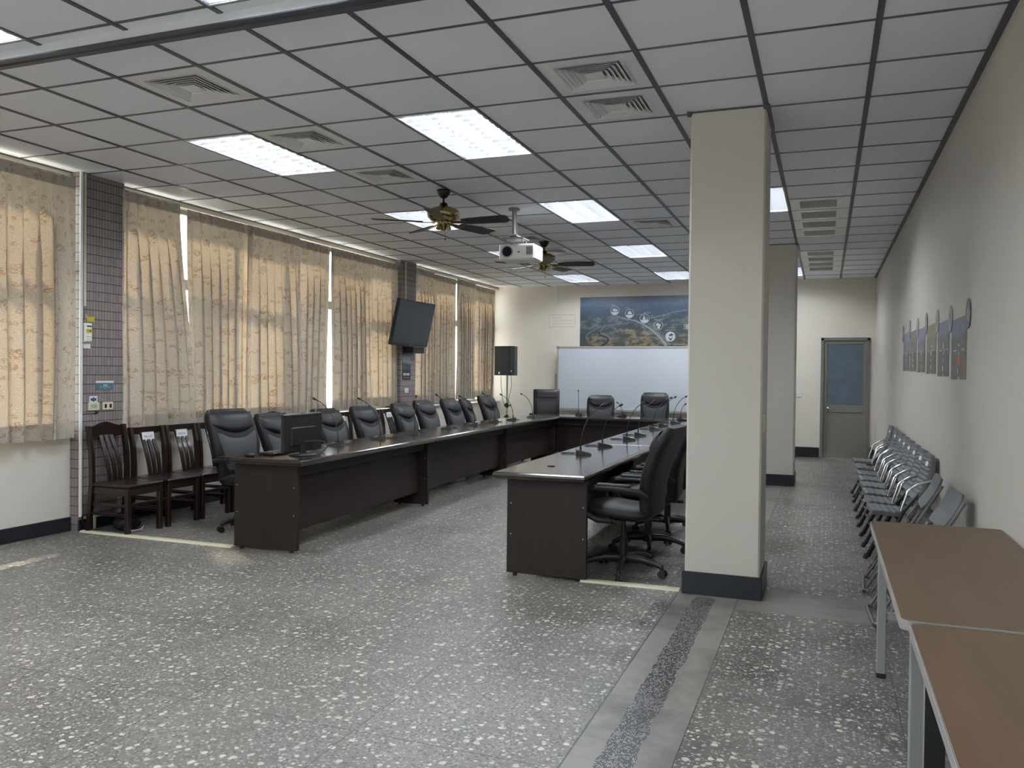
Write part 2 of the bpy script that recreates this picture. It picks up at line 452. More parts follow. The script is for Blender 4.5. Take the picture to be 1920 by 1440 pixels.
for j in range(-14,20):
    y=CY(j)
    cut=sorted(i for i,jj in LIGHTS if jj+1==j); xs=XL
    for i in cut: mb.b2((xs,y-.010,ZC-.0035),(CX(i),y+.010,ZC+.006)); xs=CX(i+1)
    mb.b2((xs,y-.010,ZC-.0035),(XR-.03,y+.010,ZC+.006))
struct(mb.build('trim_4',mat('ceiling_cross_grid',(.10,.108,.13),.4,.2)))
# dropped header rail across the ceiling
mb=MB(); mb.b2((XL,3.29,ZC-.048),(XR,3.385,ZC+.01)); o=mb.build('trim_5',[m_refl,m_grid])
mb=MB(); mb.b2((XL,3.286,ZC-.054),(XR,3.389,ZC-.047)); mb.b2((XL,3.34,ZC-.06),(XR,3.352,ZC-.05)); struct(o); struct(mb.build('trim_6',m_grid))

# ------------------------------------------------------------------ windows
def window(n,y0,y1,panes):
    r=bpy.data.objects.new('window_%d'%n,None); C.objects.link(r); struct(r)
    z0,z1=.885,3.14; x=-6.43; fr=MB(); w=.05
    def bar(a,b): fr.b2(a,b,.004)
    bar((x-.03,y0,z0),(x+.03,y1,z0+w)); bar((x-.03,y0,z1-w),(x+.03,y1,z1))
    bar((x-.03,y0,2.30),(x+.03,y1,2.41))
    st=(y1-y0)/panes
    for k in range(panes+1):
        yy=min(max(y0+k*st,y0+w/2),y1-w/2); bar((x-.03,yy-w/2,z0),(x+.03,yy+w/2,z1))
    struct(fr.build('window_frame',m_alu,r))
    for k in range(panes):
        for a,b in((z0+w,2.30),(2.41,z1-w)):
            g=MB(); g.b2((x-.004,y0+k*st+w*.4,a),(x+.004,y0+(k+1)*st-w*.4,b)); struct(g.build('window_pane',m_glass,r))
window(1,.04,5.52,5); window(2,6.02,11.46,6); window(3,11.97,YB,4); window(4,-5.0,-.47,4)
wn=bpy.data.objects.new('window_5',None); C.objects.link(wn); struct(wn); q=MB()  # unseen window behind the camera, added and widened for fill daylight
for k in range(5): q.b2((-5.6+1.15*k-.025,YN-.08,.9),(-5.6+1.15*k+.025,YN-.03,3.0),.004)
for z in(.925,2.2,2.975): q.b2((-5.6,YN-.08,z-.025),(-1.0,YN-.03,z+.025),.004)
struct(q.build('window_frame',m_alu,wn))
for k in range(4):
    q=MB(); q.b2((-5.57+1.15*k,YN-.06,.95),(-4.48+1.15*k,YN-.052,2.95)); struct(q.build('window_pane',m_glass,wn))

# ------------------------------------------------------------------ curtains
def curtain(y0t,y0b,y1t,y1b,zt,zb,np_,label,seed,x=-6.225,open_=0,group='flowered curtains on the windows'):
    rnd=random.Random(seed); ny=np_*10; nz=26
    ph=[rnd.uniform(-.9,.9) for _ in range(np_+2)]; am=[rnd.uniform(.6,1.25) for _ in range(np_+2)]
    wv=[rnd.uniform(0,6.28) for _ in range(3)]
    def pt(u,z):
        t=(zt-z)/(zt-zb)
        k=u*np_; i=int(k)
        jit=(ph[i]*(1-(k-i))+ph[i+1]*(k-i))*.55*min(1,t*2.2)
        a=am[i]*(1-(k-i))+am[i+1]*(k-i)
        w=math.sin(2*PI*k+jit); w2=math.copysign(abs(w)**.7,w)
        amp=(.012+.050*min(1,t*3))*(1+.25*math.sin(3*t+wv[0]))
        if t<.045: amp=.007
        amp*=min(1,4.6*min(u,1-u)+.06)
        ee=t*t*(3-2*t)
        a0=y0t+(y0b-y0t)*ee; a1=y1t+(y1b-y1t)*ee
        y=a0+(a1-a0)*u+.023*am[i]*math.sin(4*PI*k+jit)*min(1,t*3)*min(1,7*min(u,1-u)+.1)+.012*math.sin(5*t+wv[1]+u*4)*t
        return (x+amp*a*w2+.008*math.sin(2.2*t+u*5+wv[2])*t, y, z)
    def sheet(za,zbm,n,off):
        vs=[];uv=[];fs=[]
        for r in range(n+1):
            z=za+(zbm-za)*r/n; acc=0;pr=None
            for c in range(ny+1):
                q=pt(c/ny*.99999,z); q=(q[0]+off,q[1],q[2])
                if pr: acc+=math.hypot(q[0]-pr[0],q[1]-pr[1])
                pr=q; vs.append(q); uv.append((c/ny*(y1t-y0t)*1.5+seed*1.37,z))
        for r in range(n):
            for c in range(ny):
                a=r*(ny+1)+c; fs.append((a,a+1,a+ny+2,a+ny+1))
        return vs,fs,uv
    root=thing('curtain',label,'curtain',(0,0,0),0,None)
    v,f,u=sheet(zt,zb,nz,0); m=MB(); m.add(v,f,True); m.build('curtain_cloth',m_curt,root,u)
    v,f,u=sheet(zt,zt-.10,4,.004); m=MB(); m.add(v,f,True); m.build('header_band',m_curt2,root,u)
    v,f,u=sheet(zb+.135,zb,4,.004); m=MB(); m.add(v,f,True); m.build('hem_band',m_curt2,root,u)
    tp=MB(); tp.tube([(x,y0t,zt-.02),(x,y1t,zt-.02)],.006,6); tp.build('curtain_rod',m_steel,root)
    return root
XA,XB=-6.200,-6.255
curtain(.06,.06,3.92,3.92,3.125,.835,24,'long flowered curtain along the bare wall nearer the camera',12,XB)
curtain(3.9,3.9,5.475,5.485,3.125,.838,11,'flowered cream curtain beside the tiled column, on its camera side above bare white wall',1,XA)
curtain(6.00,6.00,6.74,6.99,3.135,.87,6,'dim flowered curtain hanging just past the tiled column, over labelled wooden chairs',2,XA)
curtain(6.90,6.97,7.87,7.87,3.12,.88,7,'flowered curtain with a sunlit lower half behind first leather chair of the window row',3,XB)
curtain(7.80,7.80,8.80,8.85,3.11,.88,7,'sunlit flowered curtain hanging behind the computer monitor',4,XA)
curtain(8.83,8.80,9.555,9.50,3.11,.88,5,'flowered curtain with a bright slit of daylight at its far edge',5,XB)
curtain(9.515,9.545,10.54,10.62,3.10,.92,8,'wide sunlit flowered curtain with a drooping top corner, second before the wall screen',6,XA)
curtain(10.60,10.66,11.46,11.46,3.12,.93,6,'flowered curtain touching the wall screen column on its near side',7,XB)
curtain(11.96,11.96,12.64,12.67,3.13,.94,6,'flowered curtain partly hidden behind the wall mounted screen',8,XA)
curtain(12.67,12.66,13.62,13.62,3.12,.95,8,'flowered curtain just beyond the wall screen, second from the screen column',9,XB)
curtain(13.55,13.57,14.40,14.38,3.13,.96,8,'flowered curtain ending at a bright vertical slit near the loudspeaker',10,XA)
curtain(14.50,14.50,15.50,15.46,3.11,.97,8,'last flowered curtain in the corner behind the black loudspeaker',11,XB)

# ------------------------------------------------------------------ ceiling lights
def make_light():
    t=thing('ceiling_light','x','ceiling light')
    h=MB(); w,l=.285,.585; zt=.085
    h.quad((-w,-l,zt),(-w,l,zt),(w,l,zt),(w,-l,zt))
    h.quad((-w,-l,0),(-w,l,0),(-w,l,zt),(-w,-l,zt)); h.quad((w,-l,zt),(w,l,zt),(w,l,0),(w,-l,0))
    h.quad((-w,-l,zt),(w,-l,zt),(w,-l,0),(-w,-l,0)); h.quad((-w,l,0),(w,l,0),(w,l,zt),(-w,l,zt))
    for a,b in(((-.3,-.6,-.004),(-w,.6,.004)),((w,-.6,-.004),(.3,.6,.004)),((-w,-.6,-.004),(w,-l,.004)),((-w,l,-.004),(w,.6,.004))): h.b2(a,b)
    h.build('housing',m_hous,t)
    for k in(-1,0,1):
        q=MB(); q.cyl((k*.19,-.57,.046),(k*.19,.57,.046),.019,n=6); q.build('fluorescent_tube',m_tube,t)
    lv=MB()
    for x in(-.283,-.095,.095,.283):
        lv.add([(x-.016,-l,.030),(x+.016,-l,.030),(x,-l,.001),(x-.016,l,.030),(x+.016,l,.030),(x,l,.001)],[(0,2,5,3),(1,4,5,2),(0,3,4,1)])
    for c in(-.19,0,.19):
        for k in range(11):
            y=-.535+k*.107
            lv.add([(c-.088,y-.013,.023),(c-.088,y+.013,.023),(c-.088,y,.002),(c+.088,y-.013,.023),(c+.088,y+.013,.023),(c+.088,y,.002)],[(0,2,5,3),(1,4,5,2),(0,3,4,1)])
    lv.build('louvre_grid',m_louv,t)
    return t
L0=make_light()
LL={(-1,2):'lit louvred ceiling light over the near end of the window-side tables',(2,2):'large lit louvred ceiling light above the open middle before the tables',
(-1,7):'lit ceiling light partly hidden behind the first ceiling fan',(2,7):'lit ceiling light beside the projector and above the table gap',
(-1,12):'lit ceiling light half hidden behind the projector',(2,12):'lit ceiling light second from back wall over pillar-side tables',
(-1,17):'lit ceiling light next to the back wall on the window side',(2,17):'lit ceiling light next to the back wall above the painted mural',
(5,7):'lit ceiling light half hidden behind the near cream pillar',(5,17):'lit ceiling light by the back wall beside the far pillar',
(-1,-3):'ceiling light on camera side of the header rail at window side',(2,-3):'ceiling light on camera side of the header rail in mid room',(5,-3):'ceiling light on camera side of the header rail by right wall'}
first=True
for (i,j) in LIGHTS:
    lab=LL.get((i,j),'ceiling light panel in the room part behind the camera, row %s column %s'%({-8:'one',-13:'two'}.get(j,'x'),{-1:'window',2:'middle',5:'aisle'}[i]))
    loc=(CX(i)+.3,CY(j)+.6,ZC-.002)
    if first: L0.location=loc; L0['label']=lab; L0['group']='louvred ceiling lights'; first=False
    else: dup(L0,loc,0,lab,'louvred ceiling lights')
# ------------------------------------------------------------------ ceiling vents
def make_vent():
    t=thing('ceiling_vent','x','air vent')
    f=MB()
    def ring(a,b,za,zb):
        for s in range(4):
            Mx=Matrix.Rotation(s*PI/2,4,'Z'); f.M=Mx
            f.add([(-a,-a,za),(a,-a,za),(b,-b,zb),(-b,-b,zb)],[(0,3,2,1)])
            f.add([(-a,-a,za+.003),(a,-a,za+.003),(b,-b,zb+.003),(-b,-b,zb+.003)],[(0,1,2,3)])
        f.M=Matrix.Identity(4)
    ring(.285,.20,0,-.004); f.build('vent_frame',m_vent,t)
    for a in(.195,.167,.139,.111,.083):
        f=MB(); ring(a,a-.027,-.008,.014); ring(a+.0075,a,-.0085,-.008); f.build('vent_blade',m_vent,t)
    f=MB(); f.b2((-.054,-.054,-.006),(.054,.054,.0)); f.build('center_plate',m_vent,t)
    f=MB(); f.b2((-.3,-.3,.05),(.3,.3,.058)); 
    for sx in(-1,1): f.b2((sx*.3-.004,-.3,.004),(sx*.3+.004,.3,.05)); f.b2((-.3,sx*.3-.004,.004),(.3,sx*.3+.004,.05))
    f.build('duct',m_ventdark,t)
    return t
V0=make_vent(); first=True
VL={(0,0):'square white ceiling vent closest to the header rail',(0,2):'square ceiling vent touching the window-side louvred light',(0,4):'square ceiling vent just before the first ceiling fan',
(0,8):'square ceiling vent behind the first fan blades',(0,10):'square ceiling vent behind the projector pole',(0,12):'square ceiling vent beside the second fan rod',(0,14):'square ceiling vent beyond the second ceiling fan',
(4,1):'near one of the two adjoining square vents before the pillar',(4,2):'far one of the two adjoining square vents, closer to the pillar',(3,9):'square ceiling vent left of the near pillar, between two lights',(3,15):'square ceiling vent close to the mural'}
for q in VENTS:
    loc=(CX(q[0])+.3,CY(q[1])+.3,ZC-.001)
    if first: V0.location=loc; V0['label']=VL[q]; V0['group']='square ceiling vents'; first=False
    else: dup(V0,loc,0,VL[q],'square ceiling vents')
# air-return cassette with four grilles, ribbed
m_grille=mat('return_grille',(.55,.55,.55),.4); m_retf=mat('return_frame_white',(.9,.9,.89),.3,var=.02)
for n,(i,j) in enumerate(AC):
    t=thing('ceiling_return_vent',['long white four-grille ceiling return nearer the first pillar, over aisle','long white four-grille ceiling return by the back wall, over aisle'][n],'air vent',(CX(i)+.3,CY(j)+1.2,ZC))
    for k in range(4):
        y=-.9+.6*k; f=MB()
        f.b2((-.282,y-.285,-.004),(-.19,y+.285,.004)); f.b2((.16,y-.285,-.004),(.282,y+.285,.004))
        f.b2((-.19,y-.285,-.006),(.16,y-.19,.004)); f.b2((-.19,y+.22,-.004),(.16,y+.285,.004))
        pn=f.build('grille_frame',m_retf,t)
        g=MB()
        for s in range(24): 
            xx=-.185+s*.0146; g.b2((xx,y-.19,0),(xx+.005,y+.22,.006))
        for s in range(12):
            yy=y-.18+s*.034; g.b2((-.19,yy,.002),(.16,yy+.006,.006))
        g.build('grille',m_grille,t)
    f=MB(); f.b2((-.3,-1.2,.05),(.3,1.2,.056)); f.build('duct',m_ventdark,t)
    sd=MB()
    for sx in(-1,1): sd.b2((sx*.298-.003,-1.2,.004),(sx*.298+.003,1.2,.05)); sd.b2((-.3,sx*1.198-.003,.004),(.3,sx*1.198+.003,.05))
    sd.build('casing',m_vent,t)



# ------------------------------------------------------------------ door
D=bpy.data.objects.new('door_1',None); C.objects.link(D); struct(D)
m_door=mat('door_grey_paint',(.19,.183,.158),.5); m_doorf=mat('door_frame_paint',(.165,.16,.142),.5)
f=MB(); f.b2((DX0,YB-.03,0),(DX0+.055,YB+.1,DZ),.005); f.b2((DX1-.055,YB-.03,0),(DX1,YB+.1,DZ),.005); f.b2((DX0,YB-.03,DZ-.055),(DX1,YB+.1,DZ),.005)
struct(f.build('door_frame',m_doorf,D))
l=MB(); x0,x1=DX0+.058,DX1-.058; ya,yb=YB-.005,YB+.035
l.b2((x0-.012,ya,.003),(.015,yb,DZ-.045)); l.b2((.61,ya,.003),(x1+.012,yb,DZ-.045))
l.b2((.015,ya,2.03),(.61,yb,DZ-.045)); l.b2((.015,ya,.82),(.61,yb,.94),.004); l.b2((.015,ya,.003),(.61,yb,.12))
l.b2((.015,ya+.012,.12),(.61,yb-.01,.82))
struct(l.build('door_leaf',m_door,D))
m,nt,b=newmat('frosted_door_glass'); t=NT(nt)
n=t.noise(t.node('ShaderNodeTexCoord').outputs['Object'],5,4)
t.put(b.inputs['Base Color'],t.ramp(n,[(.3,(.085,.115,.15)),(.7,(.115,.15,.19))])); b.inputs['Roughness'].default_value=.3
g=MB(); g.b2((.015,ya+.014,.94),(.61,ya+.02,2.03)); struct(g.build('door_glass',m,D))
k=MB(); k.cyl((.045,ya,.885),(.045,ya-.01,.885),.03,n=16); k.cyl((.045,ya-.01,.885),(.045,ya-.04,.885),.012,n=12); k.ball((.045,ya-.055,.885),.027,14,9)
struct(k.build('door_knob',m_chrome,D))

# ------------------------------------------------------------------ conference tables
def conf_table(name_label,p0,p1,side,Wd=.68,panels=(1,1),start_in=.1,end_in=.06,modesty=True):
    """p0->p1 is the edge that faces the open middle; side=+1 if the table body lies to the left of p0->p1"""
    a=Vector((*p0,0)); bq=Vector((*p1,0)); L=(bq-a).length; d=(bq-a)/L
    ang=math.atan2(d.y,d.x)
    t=thing('conference_table',name_label,'table',a,ang,'dark conference tables in a U')
    s=side; zt=.75
    y_in,y_out=0.0,s*Wd
    lo,hi=min(y_in,y_out),max(y_in,y_out)
    tp=MB(); prof=[(0,-.052),(0.012,-.052),(.004,-.040),(.0,-.026),(.003,-.010),(.014,-.001),(.02,0)]
    ins=[.03,.018,.006,.0,.003,.013,.022]; zs=[-.055,-.05,-.036,-.024,-.010,-.002,0]
    rings=[]
    for i_,z in zip(ins,zs): rings.append([(i_,lo+i_,zt+z),(L-i_,lo+i_,zt+z),(L-i_,hi-i_,zt+z),(i_,hi-i_,zt+z)])
    tp.loft(rings,True,True,False); tp.build('tabletop',m_tabletop,t)
    pin,pout=s*.085,s*(Wd-.005)
    for k,(has,x) in enumerate(zip(panels,(start_in,L-end_in))):
        if not has: continue
        q=MB(); pe=pout if (k==0 and start_in>.05) else s*(Wd-.2); q.b2((x-.018,min(pin,pe),.02),(x+.018,max(pin,pe),zt-.052),.003)
        pn=q.build('end_panel',m_tablepan,t)
        q=MB()
        for yy in(pin+s*.06,pe-s*.06): q.cyl((x,yy,0),(x,yy,.022),.016,n=10)
        q.build('levelling_foot',m_dark,pn)
        q=MB()
        for yy in(pin+s*.03,pe-s*.025):
            for zz in(.52,.30):
                for sg in(-1,1): q.cyl((x+sg*.017,yy,zz),(x+sg*.0195,yy,zz),.005,n=8)
        q.build('screw_cap',m_steel,pn)
    xa,xb=start_in+.018,L-end_in-.018
    if modesty:
        q=MB(); y=s*.20; q.b2((xa,y-.009,.15),(xb,y+.009,zt-.055),.002); q.build('modesty_panel',m_tablepan,t)
        q=MB(); y=s*.135; q.b2((xa,y-.012,zt-.14),(xb,y+.012,zt-.054),.003); q.build('apron',m_tablepan,t)
    return t
# window row (three), back row, pillar row (three)
conf_table('dark window-side conference table with computer monitor at its open end',(-3.815,5.455),(-3.925,8.085),1,panels=(1,1),end_in=.02)
conf_table('dark middle table of the window-side row, between two dark tables',(-3.926,8.09),(-4.035,10.735),1,panels=(0,1),start_in=.0,end_in=.01)
conf_table('dark far table of the window-side row, reaching the back corner',(-4.036,10.74),(-4.02,12.845),1,panels=(0,1),start_in=0,end_in=.03)
conf_table('dark conference table across the back, before whiteboard',(-4.62,12.89),(-1.60,12.745),1,Wd=.74,panels=(1,1),start_in=.1,end_in=.1)
conf_table('dark pillar-side conference table with its wide end panel facing the camera',(-2.215,5.475),(-2.245,8.1),-1,panels=(1,1),end_in=.02)
conf_table('dark middle table of the pillar-side row',(-2.246,8.105),(-2.28,10.75),-1,panels=(0,1),start_in=0,end_in=.01)
conf_table('dark far table of the pillar-side row, meeting the back table',(-2.281,10.755),(-2.30,12.735),-1,panels=(0,1),start_in=0,end_in=.1)
g=MB(); g.cyl((0,0,0),(0,0,.004),.03,n=20); g.cyl((0,0,.003),(0,0,.006),.022,n=20)
o=g.build('cable_grommet',m_dark); o.location=(-1.94,5.98,.7502); tag(o,'round black cable grommet in the pillar-side table top','cable grommet')

# ------------------------------------------------------------------ executive chairs (face +x)
def sect(c,ex,ez,hw,ht,e=4,n=22):
    """ring centred c, thickness dir ex (in xz plane), width along y"""
    return [tuple(Vector(c)+Vector((0,1,0))*a+Vector(ex)*b) for a,b in sup(0,0,hw,ht,e,n)]
def exec_chair(label,kind='round'):
    t=thing('office_chair',label,'chair',(0,0,0),0,'black leather chairs around the tables')
    b=MB()
    b.cyl((0,0,.075),(0,0,.135),.045,.038,16); 
    for k in range(5):
        a=2*PI*k/5+.5; c,s=math.cos(a),math.sin(a)
        pts=[(.03*c,.03*s,.108),(.14*c,.14*s,.112),(.235*c,.235*s,.096),(.30*c,.30*s,.075)]
        b.tube(pts,[.030,.027,.022,.019],8,True,.8)
        b.cyl((.298*c,.298*s,.080),(.298*c,.298*s,.055),.014,n=8)
    base=b.build('star_base',m_dark,t)
    for k in range(5):
        a=2*PI*k/5+.5; c,s=math.cos(a),math.sin(a); q=MB()
        for sg in(-1,1):
            px,py=.305*c-sg*.016*s,.305*s+sg*.016*c
            q.cyl((px-sg*-.009*s*0,py,.028),(px-sg*.011*s,py+sg*.011*c,.028),.028,n=14)
        q.box((.303*c,.303*s,.045),(.036,.036,.028),.008,(0,0,a))
        q.build('caster',m_dark,base)
    b=MB(); b.cyl((0,0,.12),(0,0,.25),.032,n=14); b.cyl((0,0,.24),(0,0,.40),.018,n=12); b.build('gas_lift',m_dark,t)
    b=MB(); b.box((-.02,0,.405),(.22,.16,.035),.01); b.box((-.19,0,.415),(.2,.07,.02),.006); b.cyl((.0,.08,.405),(.02,.26,.41),.006,n=8); b.build('tilt_mechanism',m_dark,t)
    # seat
    rings=[]
    for i in range(13):
        u=i/12; x=.27-.50*u
        e=min(1,(min(u,1-u)*9)**.5) if 0<u<1 else .35
        hw=.245*(.80+.2*min(1,e)); th=.052*max(.35,e)
        z=.468+.012*math.cos(u*PI*1.1)-.03*max(0,(.12-u))*4
        rings.append(sect((x,0,z),(0,0,1),0,hw,th,3.2))
    b=MB(); b.loft(rings); b.build('seat',m_leather,t)
    # back: sections from bottom to top
    def bx(v): return -.215-.06*v-.11*v*v+.03*math.sin(v*PI)
    zb,zt=.44,1.085
    rings=[]; n=18
    for i in range(n+1):
        v=i/n; z=zb+(zt-zb)*v
        if kind=='round':
            hw=.205+.065*min(1,v*2.0) if v<.5 else .27
            if v>.80: hw=.27*(1-((v-.80)/.2)**2*.16)
            if v>.94: hw*=1-(v-.94)/.06*.10
        else:
            hw=.235+.01*v
            if v>.97: hw-=.006
        th=.055*(1.0 if v<.9 else 1-(v-.9)/.1*.45)
        if i==0: th*=.5
        rings.append(sect((bx(v),0,z),(.94,0,.18),0,hw,th,4.5 if kind=='round' else 7))
    b=MB(); b.loft(rings); bk=b.build('backrest',m_leather,t)
    def patch(name,mt,lowf,topf,wf,off,bul,nx=16,nz=9):
        vs=[];fs=[]
        for r in range(nz+1):
            for c in range(nx+1):
                u=-1+2*c/nx; s_=r/nz
                v0,v1=lowf(u),topf(u); v=v0+(v1-v0)*s_
                w=wf(v); hb=min(1,(1-abs(u))*5)*min(1,min(s_,1-s_)*7+.0)
                z=zb+(zt-zb)*v
                vs.append((bx(v)+.048+(off+bul*(1-u*u)*math.sin(PI*min(1,max(0,s_))))*1.0*hb-.008*(1-hb),u*w,z+.008))
        for r in range(nz):
            for c in range(nx):
                a=r*(nx+1)+c; fs.append((a,a+1,a+nx+2,a+nx+1))
        q=MB(); q.add(vs,fs,True); return q.build(name,mt,bk)
    if kind=='round':
        sm=lambda u:.64+.13*u*u
        patch('headrest_pad',m_leathpad,sm,lambda u:.965-.02*u*u,lambda v:.25-.08*max(0,v-.85),.018,.020)
        patch('back_panel',m_leathgrey,lambda u:.10,lambda u:sm(u)-.012,lambda v:.165+.08*min(1,v*1.5),.010,.008)
    else:
        patch('upper_back_cushion',m_leathpad,lambda u:.74,lambda u:.985,lambda v:.225,.010,.008)
        patch('lower_back_cushion',m_leathpad,lambda u:.08,lambda u:.735,lambda v:.225,.010,.012)
    for s in(-1,1):
        q=MB(); y=s*.285
        q.tube([(-.235,s*.25,.60),(-.20,y,.635),(-.08,y,.652),(.08,y,.652),(.17,y,.638),(.225,y,.59),(.235,y,.52),(.205,s*.275,.46),(.12,s*.25,.415),(.0,s*.2,.405)],[.018,.022,.026,.026,.024,.02,.019,.019,.018,.016],10,True,1.25)
        am=q.build('armrest',m_dark,t)
        q=MB(); q.box((-.01,y,.674),(.25,.055,.02),.009); q.build('arm_pad',m_leather,am)
    return t
G='black leather chairs around the tables'
E0=exec_chair('tall black leather chair at the monitor, closest to the tiled column')
def place(o,x,y,rz,sc=1): o.location=(x,y,0); o.rotation_euler=(0,0,rz); o.scale=(1,1,sc)
place(E0,-4.86,6.24,R(-8))
LW=[(-4.86,6.95,4,.94,'black leather chair directly behind the computer monitor, half hidden by it'),(-4.86,7.90,0,.95,'black leather chair just right of the monitor with glare at its top edge'),(-4.88,8.72,-2,.95,'black leather chair before a labelled wooden chair, fourth from the monitor end'),
(-4.88,9.70,3,.955,'black leather chair before the tiled screen column, overlapping the next chair'),(-4.9,10.37,0,.975,'black leather chair tucked behind its overlapping neighbour under the wall screen'),(-4.9,11.22,-1,.975,'upright black leather chair alone between white wall gaps, past the screen column'),
(-4.96,11.97,14,.96,'black leather chair turned aside, seen narrow between two others'),(-4.95,12.74,-4,.985,'black leather chair closest to the loudspeaker stand')]
for x,y,a,sc,lab in LW: dup(E0,(x,y,0),R(a),lab,G,(1,1,sc))
dup(E0,(-3.73,14.28,0),R(-77),'smaller black leather chair before the whiteboard, second from its window-side end',G,(.92,.92,.98))
dup(E0,(-2.76,14.28,0),R(-79),'taller black leather chair before the whiteboard, beside the near pillar in view',G,(.92,.92,1.04))
dup(E0,(-1.37,5.97,0),R(176),'black leather swivel chair beside the near pillar with star base fully visible',G,(1,1,1.0))
dup(E0,(-1.36,6.82,0),R(183),'second black leather chair beyond the pillar-side swivel chair, half hidden by pillar',G,(1,1,1.0))
dup(E0,(-1.36,7.72,0),R(180),'third black leather chair along the pillar side, mostly hidden',G,(1,1,1.0))
EB=exec_chair('square-backed black leather chair in the back corner by the loudspeaker','box'); place(EB,-4.72,14.25,R(-71),1.06)

# ------------------------------------------------------------------ rosewood chairs (face +x)
m_rose2=m_rose
def wood_chair(label,arch):
    t=thing('wooden_chair',label,'chair',(0,0,0),0,'dark rosewood chairs along the window wall')
    hw=.195
    for s in(-1,1):
        q=MB(); q.box((.40,s*.185,.205),(.042,.042,.41),.004); q.build('front_leg',m_rose,t)
        q=MB(); y=s*hw
        top=.94 if arch else .90
        pts=[(-.045,y,0),(-.02,y,.2),(0,y,.42),(-.0,y,.55),(-.012,y,.72),(-.05,y,top)]
        rings=[]
        for p,w in zip(pts,(.018,.02,.022,.021,.02,.018)): rings.append([(p[0]-w,y-.018,p[2]),(p[0]+w,y-.018,p[2]),(p[0]+w,y+.018,p[2]),(p[0]-w,y+.018,p[2])])
        q.loft(rings,True,True,False); q.build('back_post',m_rose,t)
    q=MB(); q.box((.20,0,.425),(.46,.42,.028),.008); q.build('seat',m_rose,t)
    q=MB()
    q.box((.40,0,.375),(.024,.33,.065),.003)
    for s in(-1,1): q.box((.2,s*.188,.375),(.38,.022,.065),.003)
    q.box((.0,0,.375),(.022,.35,.065),.003); q.build('apron',m_rose,t)
    q=MB()
    for s in(-1,1): q.box((.19,s*.188,.17),(.42,.02,.026),.003); q.box((.19,s*.188,.255),(.42,.02,.022),.003)
    q.box((.40,0,.26),(.02,.34,.026),.003); q.build('stretcher',m_rose,t)
    # crest
    q=MB(); rings=[]
    for i in range(17):
        u=-1+2*i/16; y=u*(hw+.01)
        h=(.045*math.exp(-(u*1.9)**2)+.012*math.exp(-((abs(u)-1)*6)**2)) if arch else .004
        zt=(.925 if arch else .893)+h; zl=.845-.02*(1-u*u)
        xx=-.045-.02*(1-u*u)
        rings.append([(xx-.012,y,zl),(xx+.012,y,zl),(xx+.010,y,zt),(xx-.014,y,zt)])
    q.loft(rings,True,True,False); q.build('crest_rail',m_rose,t)
    for k in(-1,0,1):
        q=MB(); rings=[]
        for i in range(13):
            v=i/12; z=.43+.42*v
            xx=.075*(1-v)**1.6*.9+.035*math.sin(PI*v)*(1)-.055*v
            y0=k*(.055+.012*math.sin(PI*v)); w=.021
            rings.append([(xx-.006,y0-w,z),(xx+.006,y0-w,z),(xx+.006,y0+w,z),(xx-.006,y0+w,z)])
        q.loft(rings,True,True,False); q.build('splat',m_rose,t)
    return t
def glyphs(mb,n,w,h,rnd):
    """row of small stroke clusters in local yz plane, centred"""
    st=w/n
    for k in range(n):
        y=-w/2+st*(k+.5)
        for i in range(3):
            zz=h*(-.35+.35*i); l=st*rnd.uniform(.4,.8); mb.box((0,y,zz),(.0006,l,h*.11))
        for i in range(rnd.choice((1,2))):
            mb.box((0,y+rnd.uniform(-.2,.2)*st,0),(.0006,st*.1,h*rnd.uniform(.7,1)))
def seat_label(parent,seed):
    q=MB(); q.box((-.022,0,.805),(.001,.15,.085),0,(0,R(-8),0)); pl=q.build('paper_label',m_paper,parent)
    pl['label']='white paper label with small blue writing'
    q=MB(); q.M=Matrix.Translation((-.0208,0,.805))@Euler((0,R(-8),0)).to_matrix().to_4x4(); glyphs(q,6,.10,.02,random.Random(seed)); q.build('writing',m_ink,pl)
WA=wood_chair('arch-topped dark rosewood chair before the tiled column','arch'); WA.location=(-6.06,5.735,0)
WB=wood_chair('x',False); WB.location=(-6.055,6.205,0); seat_label(WB,1); WB['label']='rosewood chair with white paper label, right beside the arch-topped chair'
GW='dark rosewood chairs along the window wall'
dup(WB,(-6.055,6.65,0),0,'second rosewood chair with a white paper label, before the dim curtain',GW)
dup(WB,(-6.055,7.09,0),0,'labelled rosewood chair half hidden by the monitor-side leather chair',GW)
dup(WA,(-6.055,8.17,0),0,'arch-topped rosewood chair showing only its crest above the monitor',GW)
dup(WB,(-6.055,8.95,0),0,'rosewood chair showing only a post between two leather chairs past the monitor',GW)
dup(WB,(-6.055,9.62,0),0,'rosewood chair with a sliver of white label, fourth leather chair before it',GW)
dup(WB,(-6.055,10.42,0),0,'rosewood chair with an orange glow on its post under a sunlit curtain',GW)
dup(WB,(-6.055,10.90,0),0,'labelled rosewood chair just before the wall screen column',GW)

